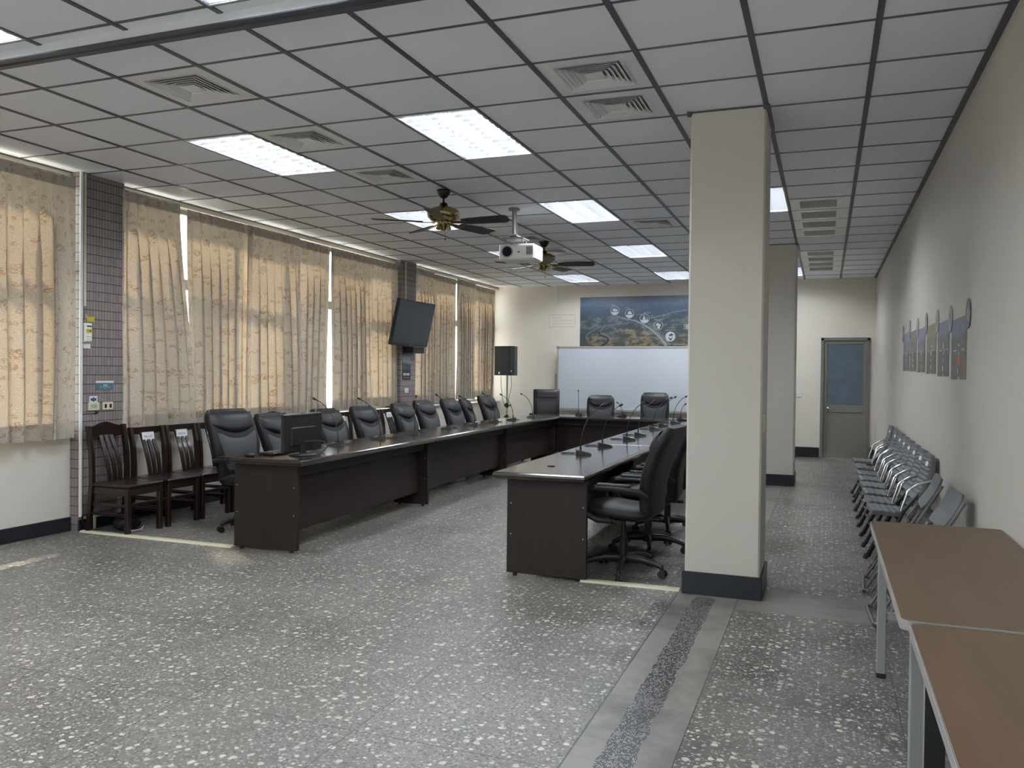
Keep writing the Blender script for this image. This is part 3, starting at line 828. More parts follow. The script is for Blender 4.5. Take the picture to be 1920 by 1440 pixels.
# ------------------------------------------------------------------ microphones
def mic(x,y,lx,ly,h,cdir,label,z=.7505):
    t=thing('gooseneck_microphone',label,'microphone',(x,y,z),0,'gooseneck microphones on the tables')
    ang=math.atan2(ly,lx) if abs(lx)+abs(ly)>.02 else PI
    b=MB(); b.M=Matrix.Rotation(ang,4,'Z')
    b.add([(-.065,-.052,0),(.075,-.052,0),(.075,.052,0),(-.065,.052,0),(-.058,-.045,.042),(.062,-.045,.016),(.062,.045,.016),(-.058,.045,.042)],
          [(3,2,1,0),(0,1,5,4),(1,2,6,5),(2,3,7,6),(3,0,4,7),(4,5,6,7)])
    bs=b.build('mic_base',m_dark,t)
    q=MB(); q.M=Matrix.Rotation(ang,4,'Z'); q.box((.03,-.015,.027),(.022,.022,.006),.002,(0,R(12),0)); q.box((.03,.018,.027),(.022,.022,.006),.002,(0,R(12),0)); q.build('button',m_steel,bs)
    c0=Vector((-.02*math.cos(ang),-.02*math.sin(ang),.03))
    tip=Vector((lx,ly,h)); pts=[c0]
    for i in range(1,11):
        v=i/10; k=v**2.2
        pts.append(Vector((c0.x+(tip.x-c0.x)*k,c0.y+(tip.y-c0.y)*k,c0.z+(tip.z-c0.z)*(v*(1.12-.12*v) if False else 1-(1-v)**1.25))))
    q=MB(); q.cyl(c0,c0+Vector((0,0,.05)),.010,.007,10); q.tube(pts,.0042,7); q.build('gooseneck',m_dark,t)
    dv=(pts[-1]-pts[-2]).normalized()
    q=MB(); q.tube([tip-dv*.004,tip+dv*.006,tip+dv*.03,tip+dv*.036],[.006,.011,.012,.005],10); q.build('microphone_head',m_dark,t)
    q=MB(); cx,cy=cdir
    pts=[(0.05*cx,.05*cy,.008),(.10*cx-.02*cy,.10*cy+.02*cx,.006),(.17*cx-.05*cy,.17*cy+.05*cx,.006),(.22*cx,.22*cy,.006),(.17*cx+.05*cy,.17*cy-.05*cx,.006),(.10*cx+.03*cy,.10*cy-.03*cx,.0075)]
    q.tube(pts,.0035,6); q.build('cable',m_dark,t)
ORD=['first','second','third','fourth','fifth','sixth','seventh','eighth']
Lm=[(-4.29,6.69,-.20,-.04,.43),(-4.33,7.55,-.19,-.05,.41),(-4.33,8.36,-.02,.06,.41),(-4.37,9.3,-.12,-.03,.41),(-4.36,10.08,-.16,-.04,.38),(-4.38,10.85,-.14,-.02,.40),(-4.35,11.5,-.15,-.03,.37),(-4.36,12.4,-.14,-.04,.36)]
xtra=['its head before the slit of daylight','leaning before the fourth leather chair','standing nearly straight up','low and leaning to the curtain','before the chair past the screen column','before the chair turned aside','its cable looped by the speaker stand','close to the square-backed chair']
for k,a in enumerate(Lm): mic(*a,(.1,.99),'%s gooseneck microphone from the monitor on window-side tables, %s'%(ORD[k],xtra[k]))
Rm=[(-1.965,6.95,.14,.05,.42),(-1.99,7.8,.13,.05,.395),(-1.96,8.72,.13,.04,.39),(-1.98,9.38,.14,.04,.39),(-2.03,10.5,.18,.06,.40),(-2.06,11.25,.14,.04,.39),(-2.03,12.0,.14,.03,.38),(-2.06,12.8,.04,.02,.24)]
for k,a in enumerate(Rm): mic(*a,(-.97,.2),'%s gooseneck microphone along the pillar-side tables, counted from the wide end panel'%ORD[k])
mic(-3.88,13.42,-.02,.05,.40,(.7,-.6),'upright gooseneck microphone on the back table, before the smaller whiteboard chair')
mic(-3.13,13.38,-.08,.06,.22,(-.9,.3),'short bent gooseneck microphone on back table, between two whiteboard chairs')

# ------------------------------------------------------------------ monitor, keyboard, mouse
t=thing('computer_monitor','black computer monitor seen from behind on the dark table','monitor',(-4.07,5.83,.7505),R(1))
q=MB(); q.box((0,0,.19),(.032,.56,.32),.010); q.box((.012,0,.16),(.024,.36,.16),.010); sc=q.build('monitor_shell',m_dark,t)
q=MB(); q.box((.0165,0.02,.322),(.002,.38,.007)); q.box((.0245,.03,.105),(.004,.2,.02)); q.build('vent_slot',mat('black_slot',(.003,.003,.003),.8),sc)
q=MB(); q.box((-.0185,0,.19),(.002,.53,.29)); q.build('screen',mat('dark_screen',(.008,.009,.011),.12),sc)
q=MB(); q.box((.01,0,.05),(.03,.07,.1),.006); q.lathe([(.0,.0),(.115,.0),(.115,.008),(.10,.016),(.0,.018)],(.01,0,0),24,False); q.build('stand',m_dark,t)
q=MB(); q.tube([(.04,.05,.11),(.07,.10,.115),(.085,.2,.10),(.07,.28,.05),(.05,.24,.008),(.05,.05,.006)],.005,6); q.tube([(.04,-.02,.11),(.07,.0,.12),(.07,.05,.09),(.04,.06,.04)],.004,6); q.build('video_cable',m_dark,t)
t=thing('keyboard','slim dark keyboard lying between the monitor and its chair','keyboard',(-4.32,5.90,.7505),R(2))
q=MB(); q.box((0,0,.011),(.15,.45,.018),.005); q.build('keyboard_case',m_dark,t)
q=MB()
for i in range(5):
    for j in range(15): q.box((-.05+i*.025,-.2+j*.0286,.022),(.02,.023,.005),.0015)
q.build('keycap',mat('keycap_grey',(.03,.03,.032),.5),t)
t=thing('computer_mouse','small black mouse at the table corner beside the keyboard','mouse',(-4.37,5.545,.7515),R(10))
q=MB(); q.ball((0,0,.012),(.05,.03,.018),14,8); q.build('mouse_body',m_dark,t)
q=MB(); q.tube([(.045,0,.012),(.08,.02,.004),(.085,.04,.004),(.07,.07,.004)],.0025,6); q.build('mouse_cable',m_dark,t)
t=thing('power_cable','black and white cables looping down behind the end panel of monitor table','cable',(-4.56,5.66,0))
q=MB(); q.tube([(.045,.02,.006),(-.01,.0,.02),(-.04,.0,.16),(-.05,0,.34),(.0,.01,.6),(.03,.01,.66)],.006,6); q.build('black_cable',m_dark,t)
q=MB(); q.tube([(.04,.0,.006),(.0,.0,.01),(-.03,.01,.12),(.0,.01,.26),(.03,.01,.36)],.005,6); q.build('white_cable',m_white,t)

# ------------------------------------------------------------------ right-wall tables
def work_table(x0,x1,y0,y1,label,red):
    t=thing('work_table',label,'table',((x0+x1)/2,(y0+y1)/2,0),0,'brown-topped tables by the wall'); w,l=(x1-x0)/2,(y1-y0)/2
    rr=.03; pts=[]
    for cx,cy,a0 in((w-rr,l-rr,0),(-w+rr,l-rr,90),(-w+rr,-l+rr,180),(w-rr,-l+rr,270)):
        for k in range(6): a=R(a0+18*k); pts.append((cx+rr*math.cos(a),cy+rr*math.sin(a)))
    q=MB(); q.prism([(x*.994,y*.998) for x,y in pts],.716,.7415); q.build('tabletop',m_lam,t)
    q=MB(); n=len(pts); 
    q.loft([[(x,y,z) for x,y in pts] for z in(.712,.714,.7395,.7405)],False,False,False)
    q.loft([[(x,y,.7405) for x,y in pts],[(x*.985,y*.996,.7418) for x,y in pts]],False,False,False)
    q.build('edge_band',m_lamedge,t)
    q=MB()
    for sy in(-1,1): q.box((0,sy*(l-.1),.69),(2*w-.1,.03,.04),.003)
    for sx in(-1,1): q.box((sx*(w-.05),0,.69),(.03,2*l-.2,.04),.003)
    q.box((0,-l+.09,.30),(2*w-.1,.025,.04),.003); q.box((0,l-.09,.30),(2*w-.1,.025,.04),.003); q.build('frame',m_leggrey,t)
    for sx in(-1,1):
        for sy in(-1,1):
            q=MB(); q.box((sx*(w-.055),sy*(l-.09),.365),(.04,.04,.69),.003); lg=q.build('leg',m_leggrey,t)
            q=MB(); q.box((sx*(w-.055),sy*(l-.09),.013),(.043,.043,.026),.004); q.build('rubber_foot',m_dark,lg)
            if red and sx<0:
                q=MB(); q.box((sx*(w-.055)+.006,sy*(l-.09)-.022,.36),(.052,.006,.66)); q.build('black_leg_face',m_dark,lg)
    if red:
        q=MB(); q.box((-w-.001,-.55,.695),(.004,.42,.028)); p=q.build('red_tape',mat('red_tape',(.22,.015,.025),.5),t); p['label']='torn red strip under the edge'
    return t
work_table(.215,.785,2.675,4.47,'brown-topped grey-legged table against the wall, closer to the folding chairs',False)
work_table(.235,.790,.84,2.655,'brown-topped table with torn red strip, closest to the camera',True)

# ------------------------------------------------------------------ grey folding armchairs (face -x)
def rib_slab(q,n,y0,y1,f):
    pass
def folding_chair(label,paper=True):
    t=thing('folding_chair',label,'chair',(0,0,0),0,'grey folding armchairs along the wall')
    hw=.188
    for s in(-1,1):
        y=s*(hw+.004)
        q=MB(); q.tube([(-.20,y,.012),(-.03,y,.36),(.02,y,.46)],.0125,10); q.tube([(.02,y,.46),(.135,s*(hw-.03),.60),(.185,s*(hw-.05),.72)],.0125,10)
        lg=q.build('frame_tube',m_blackleg,t)
        q=MB(); q.cyl((-.208,y,-.0),(-.192,y,.035),.018,n=10); q.build('foot_cap',m_dark,lg)
        q=MB(); q.tube([(.22,s*(hw-.02),.012),(.05,s*(hw-.02),.30),(-.04,s*(hw-.02),.415)],.011,10); lg=q.build('rear_leg',m_blackleg,t)
        q=MB(); q.cyl((.226,s*(hw-.02),0),(.212,s*(hw-.02),.03),.016,n=10); q.build('foot_cap',m_dark,lg)
        q=MB(); ya=s*(hw+.026)
        q.tube([(.185,ya,.69),(.12,ya,.665),(.06,ya,.632),(.035,ya,.605),(.0,ya,.50),(-.012,ya,.455)],.0095,10); q.cyl((.185,ya,.69),(.185,y-s*.02,.69),.008,n=8); q.cyl((-.012,ya,.455),(-.012,s*hw,.445),.008,n=8)
        q.build('armrest',m_chrome,t)
    q=MB(); q.cyl((-.14,-hw,.13),(-.14,hw,.13),.009,n=8); q.cyl((.17,-hw+.02,.10),(.17,hw-.02,.10),.009,n=8); q.build('cross_bar',m_blackleg,t)
    # ribbed seat
    q=MB(); rings=[]
    nx=18
    for i in range(nx+1):
        u=i/nx; x=-.205+.43*u; z=.445-.018*math.sin(PI*u)-(.012*max(0,(.1-u)*10)); 
        rb=.003*(1 if i%2 else -1) if 0<i<nx else 0
        rings.append([(x,-hw,z-.022),(x,hw,z-.022),(x,hw,z+.006+rb),(x,hw-.02,z+.012+rb),(x,-hw+.02,z+.012+rb),(x,-hw,z+.006+rb)])
    q.loft(rings,True,True,False); q.build('seat',m_greyp,t)
    q=MB(); rings=[]; nz=20
    for i in range(nz+1):
        v=i/nz; z=.535+.335*v; x=.10+.115*v+.028*math.sin(PI*v); w=hw-.006
        if v>.82: w-=.075*((v-.82)/.18)**2
        if v<.08: w-=.03*((.08-v)/.08)**2
        rb=.003*(1 if i%2 else -1) if 1<i<nz-1 else 0
        rings.append([(x-.018-rb,-w+.03,z+.006),(x-.012,-w+.006,z+.003),(x+.004,-w,z),(x+.018,-w,z-.004),(x+.018,w,z-.004),(x+.004,w,z),(x-.012,w-.006,z+.003),(x-.018-rb,w-.03,z+.006)])
    q.loft(rings,True,True,False); bk=q.build('backrest',m_greyp,t)
    if paper:
        q=MB(); q.box((.1905,-.055,.812),(.002,.095,.055),0,(0,R(13),0)); q.build('paper_label',m_paper,bk)
    return t
FC=folding_chair('x'); ys=[7.02,7.49,8.0,8.50,9.0,9.5,10.14,10.95]
GF='grey folding armchairs along the wall'
fl=['first open grey folding armchair beyond the two folded chairs','second open grey folding armchair from the brown tables','third open grey folding armchair from the brown tables','fourth open grey folding armchair from the brown tables',
'fifth open grey folding armchair from the brown tables','third open grey folding armchair from the grey door','second open grey folding armchair from the grey door','open grey folding armchair at the door end of the row']
for k,y in enumerate(ys):
    if k==0: FC.location=(.533,y,0); FC.rotation_euler=(0,0,R(4)); FC['label']=fl[0]
    else: dup(FC,(.533,y,0),R(4+random.uniform(-1.5,1.5)),fl[k],GF)
def folded_chair(label,y,x0,yaw):
    t=thing('folded_chair',label,'chair',(x0,y,0),yaw,'folded grey chairs leaning on the wall')
    # local: leans in +x ; plane direction d
    H=.785; lean=.44
    def P(u,v,off=0):  # u along width(y), v 0..1 up the frame
        return (lean*v-off*.86,u,H*v+off*.5)
    hw=.20
    for s in(-1,1):
        q=MB(); q.tube([P(s*hw,.012),P(s*hw,.5),P(s*hw,.96)],.0115,10); q.build('frame_tube',m_tubegrey,t)
        q=MB(); q.tube([P(s*(hw-.03),.03,.035),P(s*(hw-.03),.35,.03),P(s*(hw-.03),.72,.02)],.010,10); q.build('rear_leg',m_tubegrey,t)
    q=MB(); q.tube([P(-hw,.02),(-.03,-hw,.03),(-.035,-hw+.02,.018),(-.035,hw-.02,.018),(-.03,hw,.03),P(hw,.02)],.010,8); q.tube([P(-hw,.16),P(hw,.16)],.009,8); q.build('cross_bar',m_tubegrey,t)
    def slab(v0,v1,w,off,th,name):
        q=MB(); rings=[]
        for i in range(9):
            k=i/8; v=v0+(v1-v0)*k; ww=w-(.04*max(0,abs(k-.5)-.38)*8)**1; c=.012*math.sin(PI*k)
            rings.append([P(-ww,v,off-c),P(ww,v,off-c),P(ww,v,off+th-c),P(-ww,v,off+th-c)])
        q.loft(rings,True,True,False); q.build(name,m_greyp,t)
    slab(.74,1.0,hw+.005,.012,.016,'backrest'); slab(.22,.60,hw-.02,.03,.02,'seat')
    return t
folded_chair('folded grey chair leaning on the wall, just behind the brown table',5.42,.305,R(3))
folded_chair('folded grey chair leaning beside the first open armchair',6.22,.30,R(-2))

# ------------------------------------------------------------------ wall pictures on the right wall
def photo_mat(name,seed,sky,mid,low):
    m,nt,b=newmat(name); t=NT(nt)
    tc=t.node('ShaderNodeTexCoord').outputs['Generated']; s=t.node('ShaderNodeSeparateXYZ'); t.put(s.inputs[0],tc)
    ob=t.node('ShaderNodeTexCoord').outputs['Object']
    mp=t.node('ShaderNodeMapping'); t.put(mp.inputs[0],ob); mp.inputs['Location'].default_value=(seed*3.1,seed*1.7,seed)
    n=t.noise(mp.outputs[0],3.5,6,.65); nb=t.noise(mp.outputs[0],16,4,.6)
    z=t.m('ADD',s.outputs[2],t.m('MULTIPLY_ADD',n,.34,-.17))
    col=t.ramp(z,[(.05,low),(.40,tuple(c*.8 for c in low)),(.52,mid),(.66,tuple(c*.7+.0 for c in mid)),(.78,sky),(1,tuple(c*.85 for c in sky))])
    col=t.mix(t.m('MULTIPLY',t.ramp(nb,[(.5,(0,0,0)),(.75,(1,1,1))]),.35),col,(.30,.29,.26))
    t.put(b.inputs['Base Color'],col); b.inputs['Roughness'].default_value=.35
    return m
m_prt=mat('printed_white',(.62,.63,.62),.5); m_ora=mat('printed_orange',(.40,.13,.035),.5)
PP=[(9.45,10.14,1.52,1.925,0),(8.705,9.36,1.511,1.909,1),(7.97,8.595,1.50,1.896,2),(7.22,7.855,1.484,1.883,3),(6.485,7.095,1.464,1.864,4),(5.715,6.36,1.443,1.841,5)]
pal=[((.13,.15,.24),(.12,.13,.15),(.035,.037,.05)),((.10,.10,.085),(.13,.12,.10),(.06,.055,.045)),((.13,.14,.24),(.10,.10,.12),(.05,.047,.042)),((.14,.145,.07),(.12,.12,.09),(.055,.052,.045)),((.09,.14,.24),(.06,.075,.08),(.035,.035,.037)),((.08,.14,.25),(.05,.06,.062),(.05,.045,.04))]
desc=['closest to the door, blue and shadowed','second from the door, grey-brown','third from the door, violet-blue top','fourth from the door, olive field','fifth from the door, deep blue sky','closest to the brown tables, with orange spot']
for y0,y1,z0,z1,k in PP:
    t=thing('wall_picture','tall printed landscape panel on the aisle wall, '+desc[k],'picture',(XR-.006,(y0+y1)/2,(z0+z1)/2),0,'printed landscape panels on the aisle wall')
    w,h=(y1-y0)/2,(z1-z0)/2
    q=MB(); q.b2((.0035,-w,-h),(.006,w,h)); q.build('print',photo_mat('landscape_print_%d'%k,k+1,*pal[k]),t)
    rnd=random.Random(k+40); q=MB()
    for i in range(5):
        zz=h*(.12-.28*i); yy=rnd.uniform(-.12,.12)*w-.0
        q.box((.0033,yy,zz),(.0008,w*rnd.uniform(.06,.16),h*rnd.uniform(.08,.24)))
    for i in range(4): q.box((.0033,rnd.uniform(-.8,.8)*w,-h*.05),(.0008,w*.14,h*.05))
    q.build('lettering',m_prt,t)
    if k==5:
        q=MB(); q.ball((.0032,-.02,-.08),(.0006,.10,.03),14,8); q.ball((.0032,-.26,-.15),(.0006,.05,.04),12,6); q.build('orange_shape',m_ora,t)
CI=[(10.19,1.935),(9.386,1.944),(8.625,1.917),(7.894,1.914),(7.144,1.885),(6.413,1.858),(5.651,1.843)]
m_disc=mat('printed_disc_grey',(.21,.205,.225),.5,var=.35,vscale=14); m_disc2=mat('printed_disc_pale',(.34,.335,.33),.5,var=.2,vscale=14)
dd=['bluish disc at the door end of the printed panels','dark slim disc at top between first and second panel from door','pale disc between second and third panel from door','dark disc between third and fourth panel from door','grey disc between fourth and fifth panel from door','faint pale disc between the last two panels','round grey-violet disc beyond panel with orange spot']
for k,(y,z) in enumerate(CI):
    t=thing('wall_sign',dd[k],'sign',(XR-.0055,y,z),0,'round printed discs above the panels')
    q=MB(); q.cyl((-.001,0,0),(.0012,0,0),.093,n=36); q.build('disc',m_disc if k in(0,1,3,6) else m_disc2,t)
    rnd=random.Random(k+9); q=MB()
    pts=[(rnd.uniform(.022,.068),2*PI*i/14) for i in range(14)]
    q.add([(-.0014,r*math.cos(a),r*math.sin(a)) for r,a in pts]+[(-.0014,0,0)],[(14,i,(i+1)%14) for i in range(14)])
    q.build('emblem',m_disc2 if k in(0,1,3,6) else m_disc,t)

# ------------------------------------------------------------------ mural and whiteboard
m,nt,b=newmat('aerial_valley_print'); t=NT(nt)
ob=t.node('ShaderNodeTexCoord').outputs['Object']; s=t.node('ShaderNodeSeparateXYZ'); t.put(s.inputs[0],ob)
mp=t.node('ShaderNodeMapping'); t.put(mp.inputs[0],ob); mp.inputs['Scale'].default_value=(1,1,2.6)
n=t.noise(mp.outputs[0],2.2,6,.62); n2=t.noise(mp.outputs[0],7,6,.7); n3=t.noise(mp.outputs[0],24,4,.7)
z=t.m('ADD',s.outputs[2],t.m('MULTIPLY_ADD',n,.30,-.15))
col=t.ramp(t.m('MULTIPLY_ADD',z,1.0,.5),[(0,(0.045,0.057,0.054)),(.3,(0.048,0.068,0.075)),(.52,(0.053,0.078,0.093)),(.66,(0.063,0.093,0.128)),(.78,(0.098,0.143,0.217)),(.88,(0.165,0.217,0.315)),(1,(0.128,0.158,0.210))])
col=t.mix(t.m('MULTIPLY',t.ramp(n3,[(.45,(0,0,0)),(.7,(1,1,1))]),.35),col,(.012,.018,.02))
# tan fields in the valley
vd,vc=t.vor(mp.outputs[0],5.5,'3D'); sp=t.node('ShaderNodeSeparateColor'); t.put(sp.inputs[0],vc)
reg=t.m('MULTIPLY',t.m('LESS_THAN',t.m('ADD',z,t.m('MULTIPLY',t.m('ABSOLUTE',t.m('ADD',s.outputs[0],.55)),.12)),-.13),t.step(s.outputs[0],-1.42))
fld=t.m('MULTIPLY',t.m('MULTIPLY',reg,t.ramp(n2,[(.44,(0,0,0)),(.52,(1,1,1))])),t.ramp(t.noise(mp.outputs[0],1.7,3,.6),[(.42,(.1,.1,.1)),(.55,(1,1,1))]))
col=t.mix(t.m('MULTIPLY',fld,.8),col,t.mix(sp.outputs[0],(.20,.135,.085),(.27,.22,.15)))
# villages
vil=t.m('MULTIPLY',t.band(z,-.22,.16),t.ramp(t.noise(mp.outputs[0],3.1,4,.7),[(.48,(0,0,0)),(.58,(1,1,1))]))
vm=t.m('MULTIPLY',vil,t.ramp(t.noise(mp.outputs[0],60,2,.6),[(.48,(0,0,0)),(.60,(1,1,1))]))
col=t.mix(t.m('MULTIPLY',vm,.8),col,(.36,.34,.35))
t.put(b.inputs['Base Color'],col); b.inputs['Roughness'].default_value=.3
mx0,mx1,mz0,mz1=-4.555,-1.45,1.95,2.955; mcx,mcz=(mx0+mx1)/2,(mz0+mz1)/2
MU=thing('mural_picture','wide printed aerial valley mural above the whiteboard','mural',(mcx,YB-.007,mcz))
q=MB(); q.b2((mx0-mcx,-.002,mz0-mcz),(mx1-mcx,.006,mz1-mcz)); q.build('print',m,MU)
def px2mural(u,v):  # mural-photo fraction -> local (x,z), from measured anchor points
    # u,v measured in the 1920-wide zoom of [1080..1300]x[540..660]
    px=1080+u*220/1920; py=540+v*120/1047
    fx=(px-1088)/(1290-1088); x=-4.555+fx*(2.455-(-0.0)-0.0+(-4.555+4.555))*0 + fx*2.105
    top=559+(552-559)*fx; bot=650.0
    zt=2.95+.012*fx; z=zt-(py-top)/(bot-top)*(zt-1.985)
    return (x-mcx,z-mcz)
m_road=mat('printed_road',(.24,.27,.29),.4); m_river=mat('printed_river',(.12,.17,.21),.4)
def road(pts,w,mt,name):
    P=[px2mural(*p) for p in pts]; Q=[]
    for i in range(len(P)-1):
        for k in range(4):
            f=k/4; p0=P[max(i-1,0)];p1=P[i];p2=P[i+1];p3=P[min(i+2,len(P)-1)]
            Q.append(tuple(.5*((2*p1[a])+(-p0[a]+p2[a])*f+(2*p0[a]-5*p1[a]+4*p2[a]-p3[a])*f*f+(-p0[a]+3*p1[a]-3*p2[a]+p3[a])*f**3) for a in(0,1)))
    Q.append(P[-1]); vs=[];fs=[]
    for i,p in enumerate(Q):
        a=Q[max(i-1,0)];c=Q[min(i+1,len(Q)-1)]; dx,dz=c[0]-a[0],c[1]-a[1]; l=math.hypot(dx,dz) or 1
        ww=w if not isinstance(w,tuple) else w[0]+(w[1]-w[0])*i/(len(Q)-1)
        vs+= [(p[0]-dz/l*ww,-.0028,p[1]+dx/l*ww),(p[0]+dz/l*ww,-.0028,p[1]-dx/l*ww)]
    for i in range(len(Q)-1): fs.append((2*i,2*i+1,2*i+3,2*i+2))
    q=MB(); q.add(vs,fs); q.build(name,mt,MU)
road([(700,470),(850,510),(1000,540),(1130,600),(1240,670),(1350,760),(1430,850),(1500,945)],(.006,.028),m_road,'printed_road')
road([(1560,930),(1490,850),(1400,755),(1290,665)],(.007,.004),m_road,'printed_road')
road([(1240,490),(1330,475),(1460,440),(1600,395),(1820,360)],.006,m_road,'printed_road')
road([(960,560),(700,590),(520,620),(430,690),(420,740),(520,780),(600,830),(560,890)],(.006,.013),m_river,'printed_river')
road([(500,590),(480,620),(380,660),(260,720),(190,770),(175,810),(205,835)],.008,m_river,'printed_river')
road([(420,700),(410,770),(540,820),(530,890),(440,945)],(.01,.02),mat('printed_dark_river',(.02,.026,.034),.4),'printed_river')
m_icon=mat('printed_icon_white',(.50,.52,.55),.5); m_icond=mat('printed_icon_dark',(.04,.055,.07),.5)
def icon(u,v,r,kind):
    x,z=px2mural(u,v)
    q=MB(); n=36
    q.loft([[(x+rr*math.cos(2*PI*k/n),-.0034,z+rr*math.sin(2*PI*k/n)) for k in range(n)] for rr in(r*.93,r)],False,False,False)
    if kind==4:
        q.add([(x+r*.95*math.cos(2*PI*k/n),-.0032,z+r*.95*math.sin(2*PI*k/n)) for k in range(n)],[tuple(range(n))])
        o=q.build('round_icon',m_icon,MU); q=MB()
        for pts in([(-.3,.3),(.2,.62),(.7,.35),(.3,.12),(-.2,.02)],[(-.55,-.2),(-.2,-.25),(.1,-.45),(.5,.0),(.4,-.35),(.1,-.9),(-.2,-.55)]):
            q.add([(x+a*r,-.0042,z+c*r) for a,c in pts],[tuple(range(len(pts)))])
        q.build('icon_detail',m_icond,o); return
    seg=[(x+r*.9*math.cos(a),-.0033,z+r*.9*math.sin(a)) for a in [PI+.35+(PI-.7)*k/12 for k in range(13)]]
    if kind!=3: q.add(seg,[tuple(range(13))])
    sh={0:[(-.55,-.1),(-.35,.4),(-.1,.5),(.2,.3),(.55,.25),(.65,-.1),(.3,-.2),(-.2,-.15)],
        1:[(-.45,-.15),(-.4,.25),(-.1,.55),(.2,.55),(.35,.2),(.65,.0),(.3,-.2),(.05,-.1)],
        2:[(-.45,-.25),(-.3,.15),(-.15,.7),(.1,.2),(.25,-.25)],
        3:[(-.5,-.1),(-.5,.2),(-.15,.55),(.1,.3),(.5,.2),(.5,-.1),(.25,-.4),(.45,-.7),(-.3,-.7),(-.1,-.3),(-.2,.05)]}[kind]
    q.add([(x+a*r,-.0034,z+c*r) for a,c in sh],[tuple(range(len(sh)))])
    if kind==2: q.add([(x+a*r,-.0034,z+c*r) for a,c in [(.42,-.3),(.5,.3),(.58,.3),(.62,-.3)]],[(0,1,2,3)])
    q.build('round_icon',m_icon,MU)
icon(655,372,.088,0); icon(900,420,.088,1); icon(1145,500,.092,2); icon(1368,612,.09,3); icon(1562,795,.094,4)
def text(body,size,loc,rot,mt,name,parent,ext=.0004):
    cu=bpy.data.curves.new(name,'FONT'); cu.body=body; cu.size=size; cu.extrude=ext; cu.align_x='CENTER'; cu.align_y='CENTER'
    o=bpy.data.objects.new(name,cu); C.objects.link(o)
    dg=bpy.context.evaluated_depsgraph_get(); me=bpy.data.meshes.new_from_object(o.evaluated_get(dg))
    bpy.data.objects.remove(o); me.materials.clear(); me.materials.append(mt)
    o=bpy.data.objects.new(name,me); C.objects.link(o); o.location=loc; o.rotation_euler=rot
    if parent: o.parent=parent
    return o
x,z=px2mural(1800,640); text('淺山',.115,(x+.07,-.004,z),(PI/2,0,0),m_icon,'lettering',MU)
def tinytext(u,v,w):
    x,z=px2mural(u,v); q=MB(); q.M=Matrix.Translation((x,-.0036,z))@Matrix.Rotation(PI/2,4,'Z'); glyphs(q,max(4,int(w/.022)),w,.02,random.Random(int(u))); q.build('lettering',m_icon,MU)
tinytext(1375,520,.2); tinytext(1560,690,.2); tinytext(1700,925,.2); tinytext(1180,405,.13); tinytext(630,283,.09); tinytext(870,330,.08)
# whiteboard on stand
WB_=thing('whiteboard','large white glossy board with aluminium frame on legs at the back wall','whiteboard',(-3.15,YB-.16,0))
q=MB(); q.b2((-1.79,-.008,.76),(1.79,.012,1.955)); q.build('writing_surface',mat('whiteboard_enamel',(.56,.60,.66),.16,var=.02),WB_)
q=MB()
q.b2((-1.82,-.016,.735),(-1.785,.02,1.985),.003); q.b2((1.785,-.016,.735),(1.82,.02,1.985),.003); q.b2((-1.785,-.016,1.95),(1.785,.02,1.985),.003); q.b2((-1.785,-.016,.735),(1.785,.02,.775),.003)
fr=q.build('board_frame',mat('board_frame_aluminium',(.48,.47,.43),.35,.5),WB_)
q=MB()
for sx in(-1,1):
    for sz in(.745,1.965): q.box((sx*1.80,-.012,sz),(.06,.02,.05),.004)
q.build('corner_cap',mat('olive_corner_cap',(.30,.29,.20),.5),fr)
q=MB(); q.b2((-1.8,-.07,.70),(1.8,-.01,.712)); q.b2((-1.8,-.074,.70),(1.8,-.068,.725)); q.build('pen_tray',m_steel,WB_)
for sx in(-1,1):
    q=MB(); q.b2((sx*1.845-.018,-.01,.05),(sx*1.845+.018,.025,1.44),.003); q.box((sx*1.845,0,.06),(.035,.30,.035),.004); lg=q.build('leg',mat('board_leg',(.30,.28,.26),.4,.4),WB_)
    q=MB()
    for sy in(-1,1): q.cyl((sx*1.845-.012,sy*.125,.025),(sx*1.845+.012,sy*.125,.025),.025,n=12)
    q.build('caster',m_dark,lg)

# ------------------------------------------------------------------ loudspeaker
SP=(-5.72,14.85)
st=thing('speaker_stand','white pole stand with black clamps under the loudspeaker','stand',(*SP,0),R(-18))
q=MB(); q.cyl((0,0,.30),(0,0,1.40),.0175,n=14); q.build('pole',m_steel,st)
for z in(.60,.83):
    q=MB(); q.cyl((0,0,z-.045),(0,0,z+.045),.032,n=12); q.cyl((.02,0,z),(.075,0,z),.012,n=8); q.ball((.085,0,z),.018,8,6); q.box((-.04,0,z),(.04,.03,.05),.006); q.build('clamp',m_dark,st)
for k in range(3):
    a=2*PI*k/3+.4; q=MB(); q.tube([(.03*math.cos(a),.03*math.sin(a),.58),(.30*math.cos(a),.30*math.sin(a),.10),(.42*math.cos(a),.42*math.sin(a),.014)],.012,8); lg=q.build('leg',m_steel,st)
    q=MB(); q.cyl((0,0,.30),(.24*math.cos(a),.24*math.sin(a),.21),.008,n=8); q.build('brace',m_steel,lg)
sp=thing('loudspeaker','black loudspeaker on a pole stand in the back corner','loudspeaker',(*SP,1.40),R(-18))
q=MB(); q.prism([(-.19,-.16),(.19,-.16),(.19,-.02),(.11,.17),(-.11,.17),(-.19,-.02)],.002,.56); q.build('cabinet',m_dark,sp)
q=MB(); q.b2((-.18,-.168,.012),(.18,-.159,.55),.004); q.build('grille',mat('speaker_grille',(.017,.018,.02),.6,bump=.6,bscale=500),sp)
q=MB(); q.b2((-.08,-.1715,.03),(-.045,-.1675,.068)); q.build('badge',m_steel,sp)
q=MB(); q.b2((.1905,-.13,.07),(.1915,-.105,.10)); q.build('sticker',m_paper,sp)
